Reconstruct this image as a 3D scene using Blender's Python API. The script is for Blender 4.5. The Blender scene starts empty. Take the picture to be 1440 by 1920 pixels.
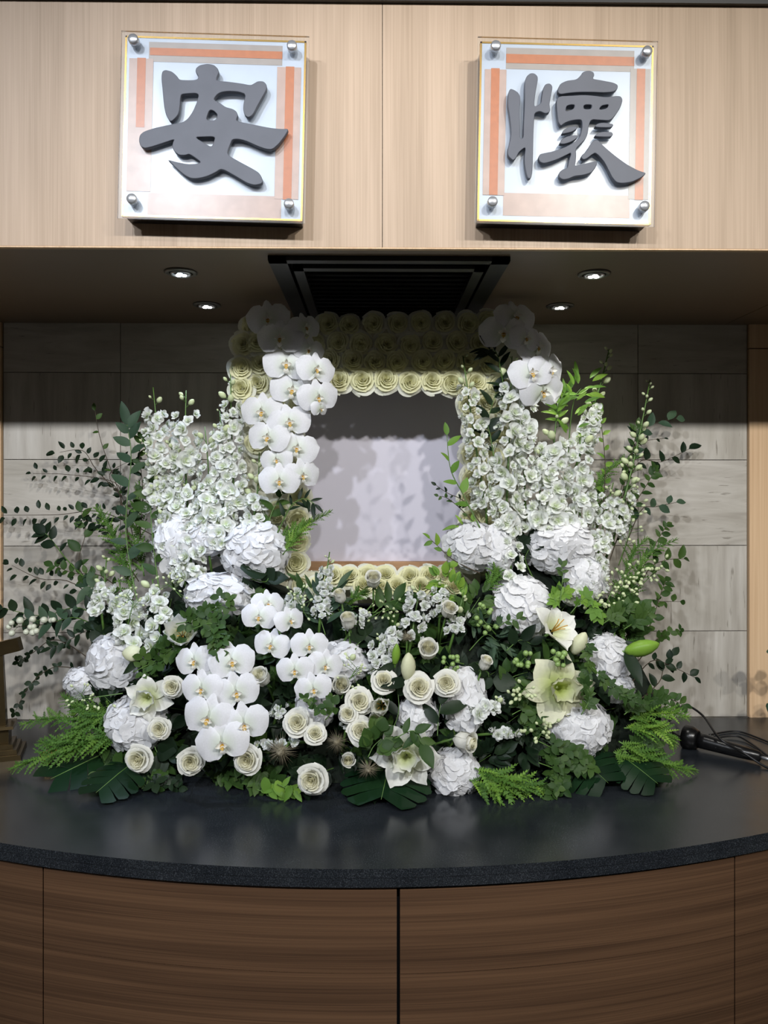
import bpy, math, random
import numpy as np
from mathutils import Matrix, Vector
random.seed(7); np.random.seed(7)
C = bpy.context.scene.collection
SC = bpy.context.scene
PI = math.pi
# ------------------------------------------------------------------ camera
EYE = 1.6; F = 1400.0; HOR = 915.0; YAW = math.radians(0.78)
cd = bpy.data.cameras.new('camera'); cam = bpy.data.objects.new('camera', cd); C.objects.link(cam)
cam.location = (0, 0, EYE); cam.rotation_euler = (PI/2, 0, -YAW)
cd.sensor_fit = 'VERTICAL'; cd.sensor_height = 36; cd.lens = F/1920*36
cd.shift_y = -(960-HOR)/1920; cd.clip_start = 0.02
SC.camera = cam
# ------------------------------------------------------------------ world, lamps, exposure
w = bpy.data.worlds.new('world'); SC.world = w; w.use_nodes = True
w.node_tree.nodes['Background'].inputs[0].default_value = (1.0, 0.93, 0.84, 1)
w.node_tree.nodes['Background'].inputs[1].default_value = 0.062
SC.view_settings.view_transform = 'Standard'; SC.view_settings.look = 'None'
SC.view_settings.gamma = 1; SC.view_settings.use_curve_mapping = False
SC.view_settings.exposure = 0.0
SC.cycles.max_bounces = 6; SC.cycles.diffuse_bounces = 3; SC.cycles.transparent_max_bounces = 8
SC.cycles.sample_clamp_indirect = 4
def lamp(name, loc, tgt, energy, col, size, angle=None, blend=.4):
    ld = bpy.data.lights.new(name, 'SPOT'); ld.energy = energy; ld.color = col
    ld.shadow_soft_size = size; ld.spot_size = math.radians(angle); ld.spot_blend = blend
    o = bpy.data.objects.new(name, ld); C.objects.link(o); o.location = loc
    o.rotation_euler = (Vector(tgt)-Vector(loc)).to_track_quat('-Z', 'Y').to_euler()
    return o
# two ceiling lamps of the room in front of the alcove, then added fill lamps: they light altar, flowers and wall; the fascia shades the top
lamp('ceiling_or_fill_lamp', (-1.30, -1.5, 3.61), (-0.30, 2.1, 1.46), 285, (.86, .91, 1.0), .07, 45, .6)
lamp('ceiling_or_fill_lamp', (1.45, -1.5, 3.61), (0.36, 2.1, 1.46), 262, (1.0, .985, .94), .07, 45, .6)
lamp('ceiling_or_fill_lamp', (0.04, -1.5, 3.61), (0.03, 2.1, 1.46), 180, (.97, .97, 1.0), .07, 45, .6)  # added centre fill lamp, lightens the shadows on the blank board
lamp('ceiling_or_fill_lamp', (-2.5, -1.5, 3.61), (-0.25, 2.1, 1.46), 178, (.87, .92, 1.0), .07, 42, .6)  # added outer fill lamp, softens the side shadows
lamp('ceiling_or_fill_lamp', (2.6, -1.5, 3.61), (0.30, 2.1, 1.46), 170, (1.0, .985, .94), .07, 42, .6)  # added outer fill lamp, counterpart on the opposite side
# two accent spots on the sign plates
lamp('accent_lamp', (-1.20, 0.5, 3.25), (-0.42, 1.72, 2.36), 5.0, (.90, .94, 1.0), .02, 40, 1)
lamp('accent_lamp', (1.24, 0.5, 3.25), (0.46, 1.72, 2.36), 4.8, (.96, .98, 1.0), .02, 40, 1)

def W(px, py, d):
    """point at world depth Y = d on the sight line measured at a photograph pixel"""
    a = (px-720)/F; b = (HOR-py)/F
    dx = math.sin(YAW)+a*math.cos(YAW); dy = math.cos(YAW)-a*math.sin(YAW)
    return Vector((dx/dy*d, d, EYE+b/dy*d))
def WZ(px, py, z):
    a = (px-720)/F; b = (HOR-py)/F
    dx = math.sin(YAW)+a*math.cos(YAW); dy = math.cos(YAW)-a*math.sin(YAW)
    t = (z-EYE)/b
    return Vector((dx*t, dy*t, z))
CT = 0.80        # counter top height
BACK = 2.60      # tiled wall plane
FAS = 1.78       # fascia plane
SOF = 2.17       # soffit height
# ------------------------------------------------------------------ materials
def lin(c):
    return tuple((x/255/12.92 if x/255 <= .04045 else ((x/255+.055)/1.055)**2.4) for x in c)+(1,)
def newmat(name):
    m = bpy.data.materials.new(name); m.use_nodes = True
    return m, m.node_tree, m.node_tree.nodes['Principled BSDF']
def N(nt, t, **k):
    n = nt.nodes.new(t)
    for a, b in k.items(): setattr(n, a, b)
    return n
def ramp(nt, fac, stops):
    r = N(nt, 'ShaderNodeValToRGB'); nt.links.new(fac, r.inputs[0])
    e = r.color_ramp.elements
    e[0].position, e[0].color = stops[0]; e[1].position, e[1].color = stops[-1]
    for p, c in stops[1:-1]:
        x = e.new(p); x.color = c
    return r.outputs[0]
def noise(nt, scale=(1, 1, 1), s=1.0, detail=4, dist=0, rnd=0.0, rough=.5):
    tc = N(nt, 'ShaderNodeTexCoord'); mp = N(nt, 'ShaderNodeMapping')
    nt.links.new(tc.outputs['Object'], mp.inputs[0]); mp.inputs['Scale'].default_value = scale
    if rnd:
        oi = N(nt, 'ShaderNodeObjectInfo'); cx = N(nt, 'ShaderNodeCombineXYZ'); mu = N(nt, 'ShaderNodeMath', operation='MULTIPLY')
        nt.links.new(oi.outputs['Random'], mu.inputs[0]); mu.inputs[1].default_value = rnd
        for i in range(3): nt.links.new(mu.outputs[0], cx.inputs[i])
        nt.links.new(cx.outputs[0], mp.inputs['Location'])
    n = N(nt, 'ShaderNodeTexNoise'); nt.links.new(mp.outputs[0], n.inputs['Vector'])
    n.inputs['Scale'].default_value = s; n.inputs['Detail'].default_value = detail; n.inputs['Distortion'].default_value = dist
    n.inputs['Roughness'].default_value = rough
    return n.outputs['Fac']
def bump(nt, b, fac, st, dist=.002):
    bp = N(nt, 'ShaderNodeBump'); nt.links.new(fac, bp.inputs['Height']); bp.inputs['Strength'].default_value = st
    bp.inputs['Distance'].default_value = dist; nt.links.new(bp.outputs[0], b.inputs['Normal'])
def plain(name, rgb, rough=.5, metal=0, spec=.5, var=0, vs=40, bumpst=0):
    m, nt, b = newmat(name)
    c = lin(rgb)
    b.inputs['Roughness'].default_value = rough; b.inputs['Metallic'].default_value = metal
    b.inputs['Specular IOR Level'].default_value = spec
    f = noise(nt, s=vs, detail=3, rnd=20)
    k = 1-var
    nt.links.new(ramp(nt, f, [(.3, (c[0]*k, c[1]*k, c[2]*k, 1)), (.7, c)]), b.inputs['Base Color'])
    if bumpst: bump(nt, b, f, bumpst)
    return m
def wood(name, a, bcol, scale, rough=.45, warp=.0):
    m, nt, b = newmat(name)
    f = noise(nt, scale=scale, s=1, detail=5, dist=warp, rough=.62)
    f2 = noise(nt, scale=tuple(x*.12 if x > 20 else x*.7 for x in scale), s=1, detail=2)
    mx = N(nt, 'ShaderNodeMath', operation='MULTIPLY_ADD'); nt.links.new(f2, mx.inputs[0]); mx.inputs[1].default_value = .5
    ad = N(nt, 'ShaderNodeMath', operation='MULTIPLY'); nt.links.new(f, ad.inputs[0]); ad.inputs[1].default_value = .6
    nt.links.new(ad.outputs[0], mx.inputs[2])
    nt.links.new(ramp(nt, mx.outputs[0], [(.35, lin(bcol)), (.5, lin(tuple((p+q)/2 for p, q in zip(a, bcol)))), (.68, lin(a))]), b.inputs['Base Color'])
    b.inputs['Roughness'].default_value = rough; b.inputs['Specular IOR Level'].default_value = .35
    bump(nt, b, f, .12, .001)
    return m
def petal(name, rgb, rgb2=None, trans=.3, vein=0, rough=.55):
    """thin petal: diffuse + light passing through; rgb2 tints it towards the flower's heart (object z)"""
    m, nt, b = newmat(name)
    f = noise(nt, s=14, detail=3, rnd=30)
    c = lin(rgb); k = .93
    col = ramp(nt, f, [(.3, (c[0]*k, c[1]*k, c[2]*k, 1)), (.7, c)])
    if rgb2:
        tc = N(nt, 'ShaderNodeTexCoord'); ln = N(nt, 'ShaderNodeVectorMath', operation='LENGTH'); nt.links.new(tc.outputs['Object'], ln.inputs[0])
        mr = N(nt, 'ShaderNodeMapRange'); nt.links.new(ln.outputs['Value'], mr.inputs[0])
        mr.inputs[1].default_value = .12; mr.inputs[2].default_value = .62; mr.inputs[3].default_value = 1; mr.inputs[4].default_value = 0
        mx = N(nt, 'ShaderNodeMix', data_type='RGBA'); nt.links.new(mr.outputs[0], mx.inputs[0]); nt.links.new(col, mx.inputs[6]); mx.inputs[7].default_value = lin(rgb2)
        col = mx.outputs[2]
    nt.links.new(col, b.inputs['Base Color']); b.inputs['Roughness'].default_value = rough
    b.inputs['Specular IOR Level'].default_value = .25
    t = N(nt, 'ShaderNodeBsdfTranslucent'); nt.links.new(col, t.inputs[0])
    ms = N(nt, 'ShaderNodeMixShader'); ms.inputs[0].default_value = trans
    nt.links.new(b.outputs[0], ms.inputs[1]); nt.links.new(t.outputs[0], ms.inputs[2])
    nt.links.new(ms.outputs[0], nt.nodes['Material Output'].inputs[0])
    return m
def leafm(name, rgb, rough=.4, trans=.22):
    m, nt, b = newmat(name)
    oi = N(nt, 'ShaderNodeObjectInfo'); c = lin(rgb)
    col = ramp(nt, oi.outputs['Random'], [(0, (c[0]*.6, c[1]*.68, c[2]*.7, 1)), (.6, c), (1, (min(1, c[0]*1.35), c[1]*1.2, c[2]*1.1, 1))])
    nt.links.new(col, b.inputs['Base Color']); b.inputs['Roughness'].default_value = rough+.08; b.inputs['Specular IOR Level'].default_value = .2
    t = N(nt, 'ShaderNodeBsdfTranslucent'); nt.links.new(col, t.inputs[0])
    ms = N(nt, 'ShaderNodeMixShader'); ms.inputs[0].default_value = trans
    nt.links.new(b.outputs[0], ms.inputs[1]); nt.links.new(t.outputs[0], ms.inputs[2])
    nt.links.new(ms.outputs[0], nt.nodes['Material Output'].inputs[0])
    return m
def stone(name, horizontal):
    m, nt, b = newmat(name)
    sc = (3, 3, 22) if horizontal else (22, 3, 2.2)
    f = noise(nt, scale=sc, s=1, detail=7, dist=.9 if horizontal else .35, rnd=60, rough=.6)
    f2 = noise(nt, scale=tuple(x*5 for x in sc), s=1, detail=3, rnd=33)
    cl = noise(nt, s=3.2, detail=2, rnd=15)
    base = ramp(nt, f, [(.28, lin((164, 157, 147))), (.5, lin((186, 180, 170))), (.75, lin((204, 199, 190)))])
    pit = ramp(nt, f2, [(.27, (.45, .43, .4, 1)), (.34, (1, 1, 1, 1))])
    cld = ramp(nt, cl, [(.3, (.82, .81, .78, 1)), (.7, (1, 1, 1, 1))])
    m1 = N(nt, 'ShaderNodeMix', data_type='RGBA', blend_type='MULTIPLY'); m1.inputs[0].default_value = .75
    nt.links.new(base, m1.inputs[6]); nt.links.new(pit, m1.inputs[7])
    m2 = N(nt, 'ShaderNodeMix', data_type='RGBA', blend_type='MULTIPLY'); m2.inputs[0].default_value = 1
    nt.links.new(m1.outputs[2], m2.inputs[6]); nt.links.new(cld, m2.inputs[7])
    nt.links.new(m2.outputs[2], b.inputs['Base Color']); b.inputs['Roughness'].default_value = .38; b.inputs['Specular IOR Level'].default_value = .4
    bump(nt, b, f2, .1, .001)
    return m
def emit(name, rgb, st):
    m, nt, b = newmat(name)
    b.inputs['Base Color'].default_value = (0, 0, 0, 1)
    b.inputs['Emission Color'].default_value = rgb+(1,); b.inputs['Emission Strength'].default_value = st
    return m
M = {}
M['fascia'] = wood('pale_veneer', (190, 166, 142), (164, 141, 117), (260, 260, 2.2), .5)
M['sidewood'] = wood('side_veneer', (222, 190, 152), (196, 160, 122), (240, 240, 2.0), .5)
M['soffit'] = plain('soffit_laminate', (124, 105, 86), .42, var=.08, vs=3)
M['cabwood'] = wood('walnut_veneer', (94, 69, 49), (60, 42, 29), (1.5, 1.5, 420), .5, .0)
M['ledge'] = wood('ledge_oak', (190, 150, 112), (156, 116, 80), (6, 60, 200), .5)
M['stone_h'] = stone('travertine_along', True); M['stone_v'] = stone('travertine_upright', False)
M['grout'] = plain('grout', (120, 114, 104), .9)
M['dark'] = plain('black_void', (8, 8, 8), .9)
M['vent'] = plain('black_vent_metal', (26, 27, 29), .38, var=.1)
M['chrome'] = plain('chrome', (205, 207, 210), .3, .75)
M['steel'] = plain('lamp_ring_steel', (120, 118, 112), .4, .7)
M['brass'] = plain('gold_edge', (212, 170, 84), .22, 1)
M['bronze'] = plain('dark_bronze', (92, 78, 52), .35, .85, var=.25, vs=25)
M['boxside'] = plain('black_box_side', (22, 20, 20), .4)
M['opal'] = plain('opal_sheet', (178, 186, 200), .35, var=.12, vs=7)
M['copper'] = plain('copper_tape', (184, 110, 68), .6, 0, .3, var=.14, vs=90, bumpst=.4)
M['film'] = plain('aged_tape', (176, 146, 132), .45, var=.2, vs=30)
M['filmgrey'] = plain('aged_grey_tape', (150, 138, 130), .45, var=.15, vs=30)
M['char'] = plain('slate_letter', (90, 93, 102), .5, 0, .35, var=.12, vs=16)
M['screen'] = plain('blank_board', (214, 210, 222), .45, var=.03, vs=3)
M['counter'] = None
m, nt, b = newmat('black_granite')
f = noise(nt, s=420, detail=3); f2 = noise(nt, s=7, detail=3, dist=.4)
g = ramp(nt, f, [(.42, lin((28, 31, 34))), (.58, lin((43, 47, 51))), (.72, lin((72, 75, 79)))])
g2 = ramp(nt, f2, [(.35, (.62, .64, .68, 1)), (.65, (1, 1, 1, 1))])
mx = N(nt, 'ShaderNodeMix', data_type='RGBA', blend_type='MULTIPLY'); mx.inputs[0].default_value = 1
nt.links.new(g, mx.inputs[6]); nt.links.new(g2, mx.inputs[7]); nt.links.new(mx.outputs[2], b.inputs['Base Color'])
rr = N(nt, 'ShaderNodeMapRange'); nt.links.new(f2, rr.inputs[0]); rr.inputs[3].default_value = .16; rr.inputs[4].default_value = .32
nt.links.new(rr.outputs[0], b.inputs['Roughness']); b.inputs['Specular IOR Level'].default_value = .5
bump(nt, b, f, .06, .0005); M['counter'] = m
m, nt, b = newmat('clear_acrylic')
tr = N(nt, 'ShaderNodeBsdfTransparent'); tr.inputs[0].default_value = (.97, .98, .98, 1)
gl = N(nt, 'ShaderNodeBsdfGlossy'); gl.inputs['Roughness'].default_value = .3
lw = N(nt, 'ShaderNodeFresnel'); lw.inputs[0].default_value = 1.3
ms = N(nt, 'ShaderNodeMixShader'); nt.links.new(lw.outputs[0], ms.inputs[0]); nt.links.new(tr.outputs[0], ms.inputs[1]); nt.links.new(gl.outputs[0], ms.inputs[2])
nt.links.new(ms.outputs[0], nt.nodes['Material Output'].inputs[0]); M['acrylic'] = m
M['led'] = emit('led_white', (1, .98, .92), 14); M['ledblue'] = emit('led_cold', (.80, .90, 1), 14)
M['blackplastic'] = plain('black_plastic', (17, 17, 18), .28)
M['cable'] = plain('black_cable', (16, 16, 17), .45)
M['foam'] = plain('wet_green_foam', (22, 34, 20), .95, var=.5, vs=60)
M['backing'] = plain('cream_backing', (206, 202, 176), .8, var=.15, vs=40)
M['rose'] = petal('rose_petal', (244, 243, 234), None, .34)
M['roseheart'] = petal('rose_heart', (242, 239, 214), None, .34)
M['silk'] = petal('silk_rose_petal', (240, 240, 224), None, .36)
M['silkheart'] = petal('silk_rose_heart', (238, 236, 196), None, .36)
M['hydr'] = petal('hydrangea_petal', (240, 240, 241), None, .32)
M['delph'] = petal('delphinium_petal', (242, 244, 240), (206, 220, 172), .34)
M['stock'] = petal('stock_petal', (242, 244, 242), (212, 224, 184), .34)
M['orchid'] = petal('orchid_petal', (240, 240, 243), (224, 232, 216), .3, rough=.45)
M['lip'] = petal('orchid_lip', (226, 220, 160), (188, 140, 30), .15)
M['liptip'] = petal('orchid_lip_white', (238, 236, 226), None, .2)
M['lily'] = petal('lily_petal', (244, 244, 236), (210, 218, 160), .3)
M['lilyc'] = petal('cream_lily_petal', (232, 232, 202), (190, 204, 112), .25)
M['bud'] = petal('green_white_bud', (214, 224, 178), None, .2)
M['budgreen'] = petal('lily_bud_green', (126, 164, 62), None, .15, rough=.4)
M['budcream'] = petal('lily_bud_cream', (222, 224, 188), None, .2, rough=.4)
M['berryw'] = plain('white_berry', (205, 208, 188), .35)
M['berryg'] = plain('green_berry', (132, 160, 92), .35)
M['stem'] = plain('green_stem', (84, 118, 50), .5, var=.3)
M['twig'] = plain('brown_twig', (72, 60, 44), .7, var=.3)
M['anther'] = plain('anther', (196, 150, 60), .7)
M['leaf'] = leafm('mid_green_leaf', (58, 84, 38))
M['leafdark'] = leafm('dark_green_leaf', (28, 44, 27), .36, .12)
M['leaflight'] = leafm('bright_green_leaf', (112, 150, 60), .4, .3)
M['leafblue'] = leafm('bluish_green_leaf', (60, 82, 62), .45, .15)
M['fern'] = leafm('fern_green', (80, 116, 46), .5, .25)
M['monstera'] = leafm('monstera_green', (20, 44, 24), .3, .1)
M['thistle'] = plain('thistle_bract', (128, 120, 98), .6, var=.3)
M['ceil'] = plain('ceiling_paint', (196, 190, 180), .8)
M['floor'] = plain('floor_stone', (120, 112, 102), .5, var=.2, vs=3)
# ------------------------------------------------------------------ mesh helpers
def mesh(name, V, Fs, mat, smooth=True):
    me = bpy.data.meshes.new(name)
    me.from_pydata([tuple(v) for v in V], [], Fs)
    if smooth: me.polygons.foreach_set('use_smooth', [True]*len(me.polygons))
    me.materials.append(mat); me.update()
    return me
def remat(me, mat):
    c = me.copy(); c.materials.clear(); c.materials.append(mat); return c
class MB:
    def __init__(s): s.V = []; s.F = []
    def add(s, V, F):
        k = len(s.V); s.V += [tuple(v) for v in V]; s.F += [tuple(i+k for i in f) for f in F]; return s
    def box(s, lo, hi, Mx=None):
        x0, y0, z0 = lo; x1, y1, z1 = hi
        V = [Vector(p) for p in ((x0,y0,z0),(x1,y0,z0),(x1,y1,z0),(x0,y1,z0),(x0,y0,z1),(x1,y0,z1),(x1,y1,z1),(x0,y1,z1))]
        if Mx is not None: V = [Mx @ v for v in V]
        return s.add(V, [(0,3,2,1),(4,5,6,7),(0,1,5,4),(1,2,6,5),(2,3,7,6),(3,0,4,7)])
    def tube(s, pts, r, n=6, r2=None, cap=True):
        pts = [Vector(p) for p in pts]; V = []; L = len(pts)
        for i, p in enumerate(pts):
            t = (pts[min(i+1, L-1)]-pts[max(i-1, 0)]).normalized()
            a = t.cross(Vector((.3, .9, .2))).normalized(); bb = t.cross(a)
            rr = r if r2 is None else r+(r2-r)*i/(L-1)
            V += [p+(a*math.cos(2*PI*k/n)+bb*math.sin(2*PI*k/n))*rr for k in range(n)]
        Fs = [(i*n+k, i*n+(k+1) % n, (i+1)*n+(k+1) % n, (i+1)*n+k) for i in range(L-1) for k in range(n)]
        if cap: Fs += [tuple(range(n-1, -1, -1)), tuple((L-1)*n+k for k in range(n))]
        return s.add(V, Fs)
    def lathe(s, prof, n=20, Mx=None):
        V = []; L = len(prof)
        for r, z in prof: V += [Vector((r*math.cos(2*PI*k/n), r*math.sin(2*PI*k/n), z)) for k in range(n)]
        if Mx is not None: V = [Mx @ v for v in V]
        Fs = [(i*n+k, i*n+(k+1) % n, (i+1)*n+(k+1) % n, (i+1)*n+k) for i in range(L-1) for k in range(n)]
        if prof[0][0] > 1e-6: Fs.append(tuple(range(n-1, -1, -1)))
        if prof[-1][0] > 1e-6: Fs.append(tuple((L-1)*n+k for k in range(n)))
        return s.add(V, Fs)
    def patch(s, fn, nu, nv):
        V = [fn(-1+2*i/(nu-1), j/(nv-1)) for j in range(nv) for i in range(nu)]
        return s.add(V, [(j*nu+i, j*nu+i+1, (j+1)*nu+i+1, (j+1)*nu+i) for j in range(nv-1) for i in range(nu-1)])
    def build(s, name, mat, smooth=True): return mesh(name, s.V, s.F, mat, smooth)
MW = {}
def thing(name, label, cat, Mx=None, group=None):
    o = bpy.data.objects.new(name, None); C.objects.link(o); o.empty_display_size = .02
    Mx = Mx or Matrix(); o.matrix_basis = Mx; MW[o.name] = Mx
    o['label'] = label; o['category'] = cat
    if group: o['group'] = group
    return o
def part(name, me, parent, Mx=None, label=None, kind=None):
    """child mesh; Mx is its world matrix (parent's when left out)"""
    o = bpy.data.objects.new(name, me); C.objects.link(o)
    o.parent = parent; P = MW[parent.name]; Mx = P if Mx is None else Mx
    o.matrix_basis = P.inverted() @ Mx; MW[o.name] = Mx.copy()
    if label: o['label'] = label
    if kind: o['kind'] = kind
    return o
def struct(name, me=None, label=None, cat=None, Mx=None):
    o = bpy.data.objects.new(name, me); C.objects.link(o); o['kind'] = 'structure'
    if Mx: o.matrix_basis = Mx
    MW[o.name] = Mx or Matrix()
    if label: o['label'] = label
    if cat: o['category'] = cat
    return o
T = Matrix.Translation
def face(pos, n, roll=0, s=1.0):
    """frame with z along n, y as upright as it can be"""
    z = Vector(n).normalized(); up = Vector((0, 0, 1))
    if abs(z.z) > .97: up = Vector((0, 1, 0))
    x = up.cross(z).normalized(); y = z.cross(x)
    R = Matrix((x, y, z)).transposed().to_4x4()
    sc = s if isinstance(s, (tuple, list)) else (s, s, s)
    return T(pos) @ R @ Matrix.Rotation(roll, 4, 'Z') @ Matrix.Diagonal((*sc, 1))
def along(pos, ydir, nrm, s=1.0, wx=1.0):
    """frame with y along ydir and z near nrm (for leaves)"""
    y = Vector(ydir).normalized(); x = y.cross(Vector(nrm))
    if x.length < 1e-4: x = y.cross(Vector((.3, .5, .8)))
    x.normalize(); z = x.cross(y)
    return T(pos) @ Matrix((x, y, z)).transposed().to_4x4() @ Matrix.Diagonal((s*wx, s, s, 1))
U = random.uniform
ORD = 'first second third fourth fifth sixth seventh eighth ninth tenth eleventh twelfth thirteenth fourteenth fifteenth sixteenth seventeenth eighteenth nineteenth twentieth'.split()
# ------------------------------------------------------------------ setting
S = lambda n, lo, hi, m: MB().box(lo, hi).build(n, m, False)
struct('floor', S('floor', (-3, -3, -.05), (3, 2.8, 0), M['floor']), 'pale stone floor of the hall', 'floor')
struct('ceiling', S('ceiling', (-3, -3, 3.70), (3, FAS+.6, 3.75), M['ceil']), 'plain painted hall ceiling above the sign panels', 'ceiling')
struct('trim_1', S('trim', (-2.4, FAS-.012, 2.755), (2.4, FAS-.0005, 2.83), M['boxside']), 'black trim strip across the top of the pale wood fascia', 'trim')
# tiled back wall: backing + tiles as parts
wb = struct('wall_back', S('wall_back', (-1.32, BACK, .0), (1.32, BACK+.12, SOF+.1), M['grout']), 'travertine tiled wall of the alcove behind the flowers', 'wall')
xs = [W(p, 900, BACK).x for p in (8, 227, 550, 873, 1195, 1399)]
zs = [W(700, p, BACK).z for p in (607, 700, 862, 1023, 1184, 1346)]
zs[-1] = CT
for r in range(5):
    for c in range(5):
        g = .0013
        x0, x1, z1, z0 = xs[c]+g, xs[c+1]-g, zs[r]-g, zs[r+1]+g
        if r == 0: z1 = SOF
        cx, cz = (x0+x1)/2, (z0+z1)/2
        me = MB().box((x0-cx, -.006-.0012*random.random(), z0-cz), (x1-cx, 0, z1-cz)).build('tile', M['stone_v' if (r in (1, 4) or (r == 3 and c > 2)) else 'stone_h'], False)
        part('tile', me, wb, T((cx, BACK, cz)))
# wood side panels beside the tiles
for nm, s, x0, x1, lab in (('wall_left', -1, -2.4, xs[0]-.004, 'pale wood wall panel beside the tiles, behind the brass stand'), ('wall_right', 1, xs[-1]+.004, 2.4, 'pale wood wall panel beside the tiles, above the black cords')):
    o = struct(nm, S(nm, (x0, BACK+.004, 0), (x1, BACK+.12, SOF+.1), M['dark']), lab, 'wall')
    zj = W(1420, 655, BACK).z
    part('panel', S('panel', (x0, BACK-.016, zj+.002), (x1, BACK+.004, SOF), M['sidewood']), o)
    part('panel', S('panel', (x0, BACK-.016, CT), (x1, BACK+.004, zj-.002), M['sidewood']), o)
# fascia above the alcove
zt = 3.70; xj = W(717, 240, FAS).x
fa = struct('wall_front', S('fascia_core', (-2.4, FAS+.012, SOF+.004), (2.4, FAS+.1, zt), M['dark']), 'pale vertical-grained wood fascia carrying the two sign plates', 'wall')
part('panel', S('panel', (-2.4, FAS, SOF+.004), (xj-.0008, FAS+.012, zt), M['fascia']), fa)
part('panel', S('panel', (xj+.0008, FAS, SOF+.004), (2.4, FAS+.012, zt), M['fascia']), fa)
part('edge_strip', S('edge_strip', (-2.4, FAS-.001, SOF), (2.4, FAS+.012, SOF+.0032), M['sidewood']), fa)
# soffit with an opening for the vent
v0 = WZ(502, 479, SOF); v1 = WZ(957, 481, SOF); vb = WZ(541, 592, SOF)
VX0, VX1, VY0, VY1 = v0.x, v1.x, v0.y, vb.y+.06
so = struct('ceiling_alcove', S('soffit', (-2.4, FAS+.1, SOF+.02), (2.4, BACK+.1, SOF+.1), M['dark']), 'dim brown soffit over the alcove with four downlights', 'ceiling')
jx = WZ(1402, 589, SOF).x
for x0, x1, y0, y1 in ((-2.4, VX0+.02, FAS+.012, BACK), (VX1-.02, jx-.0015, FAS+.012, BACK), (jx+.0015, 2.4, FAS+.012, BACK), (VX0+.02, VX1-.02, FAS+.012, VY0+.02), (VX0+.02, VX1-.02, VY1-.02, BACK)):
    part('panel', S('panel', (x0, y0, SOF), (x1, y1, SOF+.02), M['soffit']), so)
# vent grille
vt = thing('ceiling_vent', 'black slatted air vent in the soffit above the rose border', 'vent', T(((VX0+VX1)/2, (VY0+VY1)/2, SOF)))
fw = .045
b_ = MB()
for lo, hi in (((VX0, VY0, SOF-.012), (VX1, VY0+fw*.6, SOF)), ((VX0, VY1-fw, SOF-.012), (VX1, VY1, SOF)), ((VX0, VY0, SOF-.012), (VX0+fw, VY1, SOF)), ((VX1-fw, VY0, SOF-.012), (VX1, VY1, SOF))): b_.box(lo, hi)
part('outer_frame', b_.build('outer_frame', M['vent'], False), vt, Matrix())
b_ = MB(); i0 = (VX0+fw+.012, VY0+fw*.6+.012); i1 = (VX1-fw-.012, VY1-fw-.012); f2 = .026
for lo, hi in (((i0[0], i0[1], SOF-.02), (i1[0], i0[1]+f2, SOF)), ((i0[0], i1[1]-f2, SOF-.02), (i1[0], i1[1], SOF)), ((i0[0], i0[1], SOF-.02), (i0[0]+f2, i1[1], SOF)), ((i1[0]-f2, i0[1], SOF-.02), (i1[0], i1[1], SOF))): b_.box(lo, hi)
part('inner_frame', b_.build('inner_frame', M['vent'], False), vt, Matrix())
ns = 13
sl = MB().box((i0[0]+f2, -.011, -.001), (i1[0]-f2, .011, .001)).build('slat', M['vent'], False)
for k in range(ns):
    y = i0[1]+f2+(i1[1]-i0[1]-2*f2)*(k+.5)/ns
    part('slat', sl, vt, T((0, y, SOF-.006)) @ Matrix.Rotation(math.radians(32), 4, 'X'))
part('backing', S('backing', (VX0+.02, VY0+.02, SOF+.014), (VX1-.02, VY1-.02, SOF+.019), M['dark']), vt, Matrix())
# downlights
for px, py, cold, lab, e in ((339, 510, 1, 'cold bluish recessed downlight near the front of the soffit', 20), (388, 571, 0, 'recessed downlight nearer the tiles, above the tall delphiniums beside the orchids', 7),
                          (1114, 513, 0, 'recessed downlight near the front edge, on the microphone-cord side of the vent', 10), (1050, 573, 0, 'recessed downlight close to the rose border corner with orchids', 9)):
    p = WZ(px, py, SOF); R = .043
    t = thing('downlight', lab, 'downlight', T(p), 'recessed soffit downlights')
    part('trim_ring', MB().lathe([(R, 0), (R, -.003), (R*.86, -.006), (R*.72, -.005), (R*.7, .0), (R*.86, .0)], 28).build('trim_ring', M['steel']), t)
    part('reflector', MB().lathe([(R*.66, -.003), (R*.6, -.009), (R*.5, -.006), (R*.46, -.003), (R*.46, -.001)], 24).build('reflector', M['chrome']), t)
    part('lens', MB().lathe([(R*.44, -.0035), (R*.38, -.0065), (1e-7, -.0075)], 20).build('lens', M['blackplastic']), t)
    chip = MB().lathe([(R*.17, -.007), (R*.14, -.010), (1e-7, -.011)], 12).build('led', M['ledblue' if cold else 'led'])
    for k in range(3):
        a = 2*PI*k/3+.5
        part('led', chip, t, T(p+Vector((math.cos(a)*R*.2, math.sin(a)*R*.2, 0))))
    ld = bpy.data.lights.new('downlight_beam', 'SPOT'); ld.energy = e; ld.color = (.62, .74, 1) if px < 500 else (1, .98, .93)
    ld.spot_size = math.radians(62); ld.spot_blend = .8; ld.shadow_soft_size = .02
    lo = bpy.data.objects.new('downlight_beam', ld); C.objects.link(lo); lo.location = p+Vector((0, 0, -.014))
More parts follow.
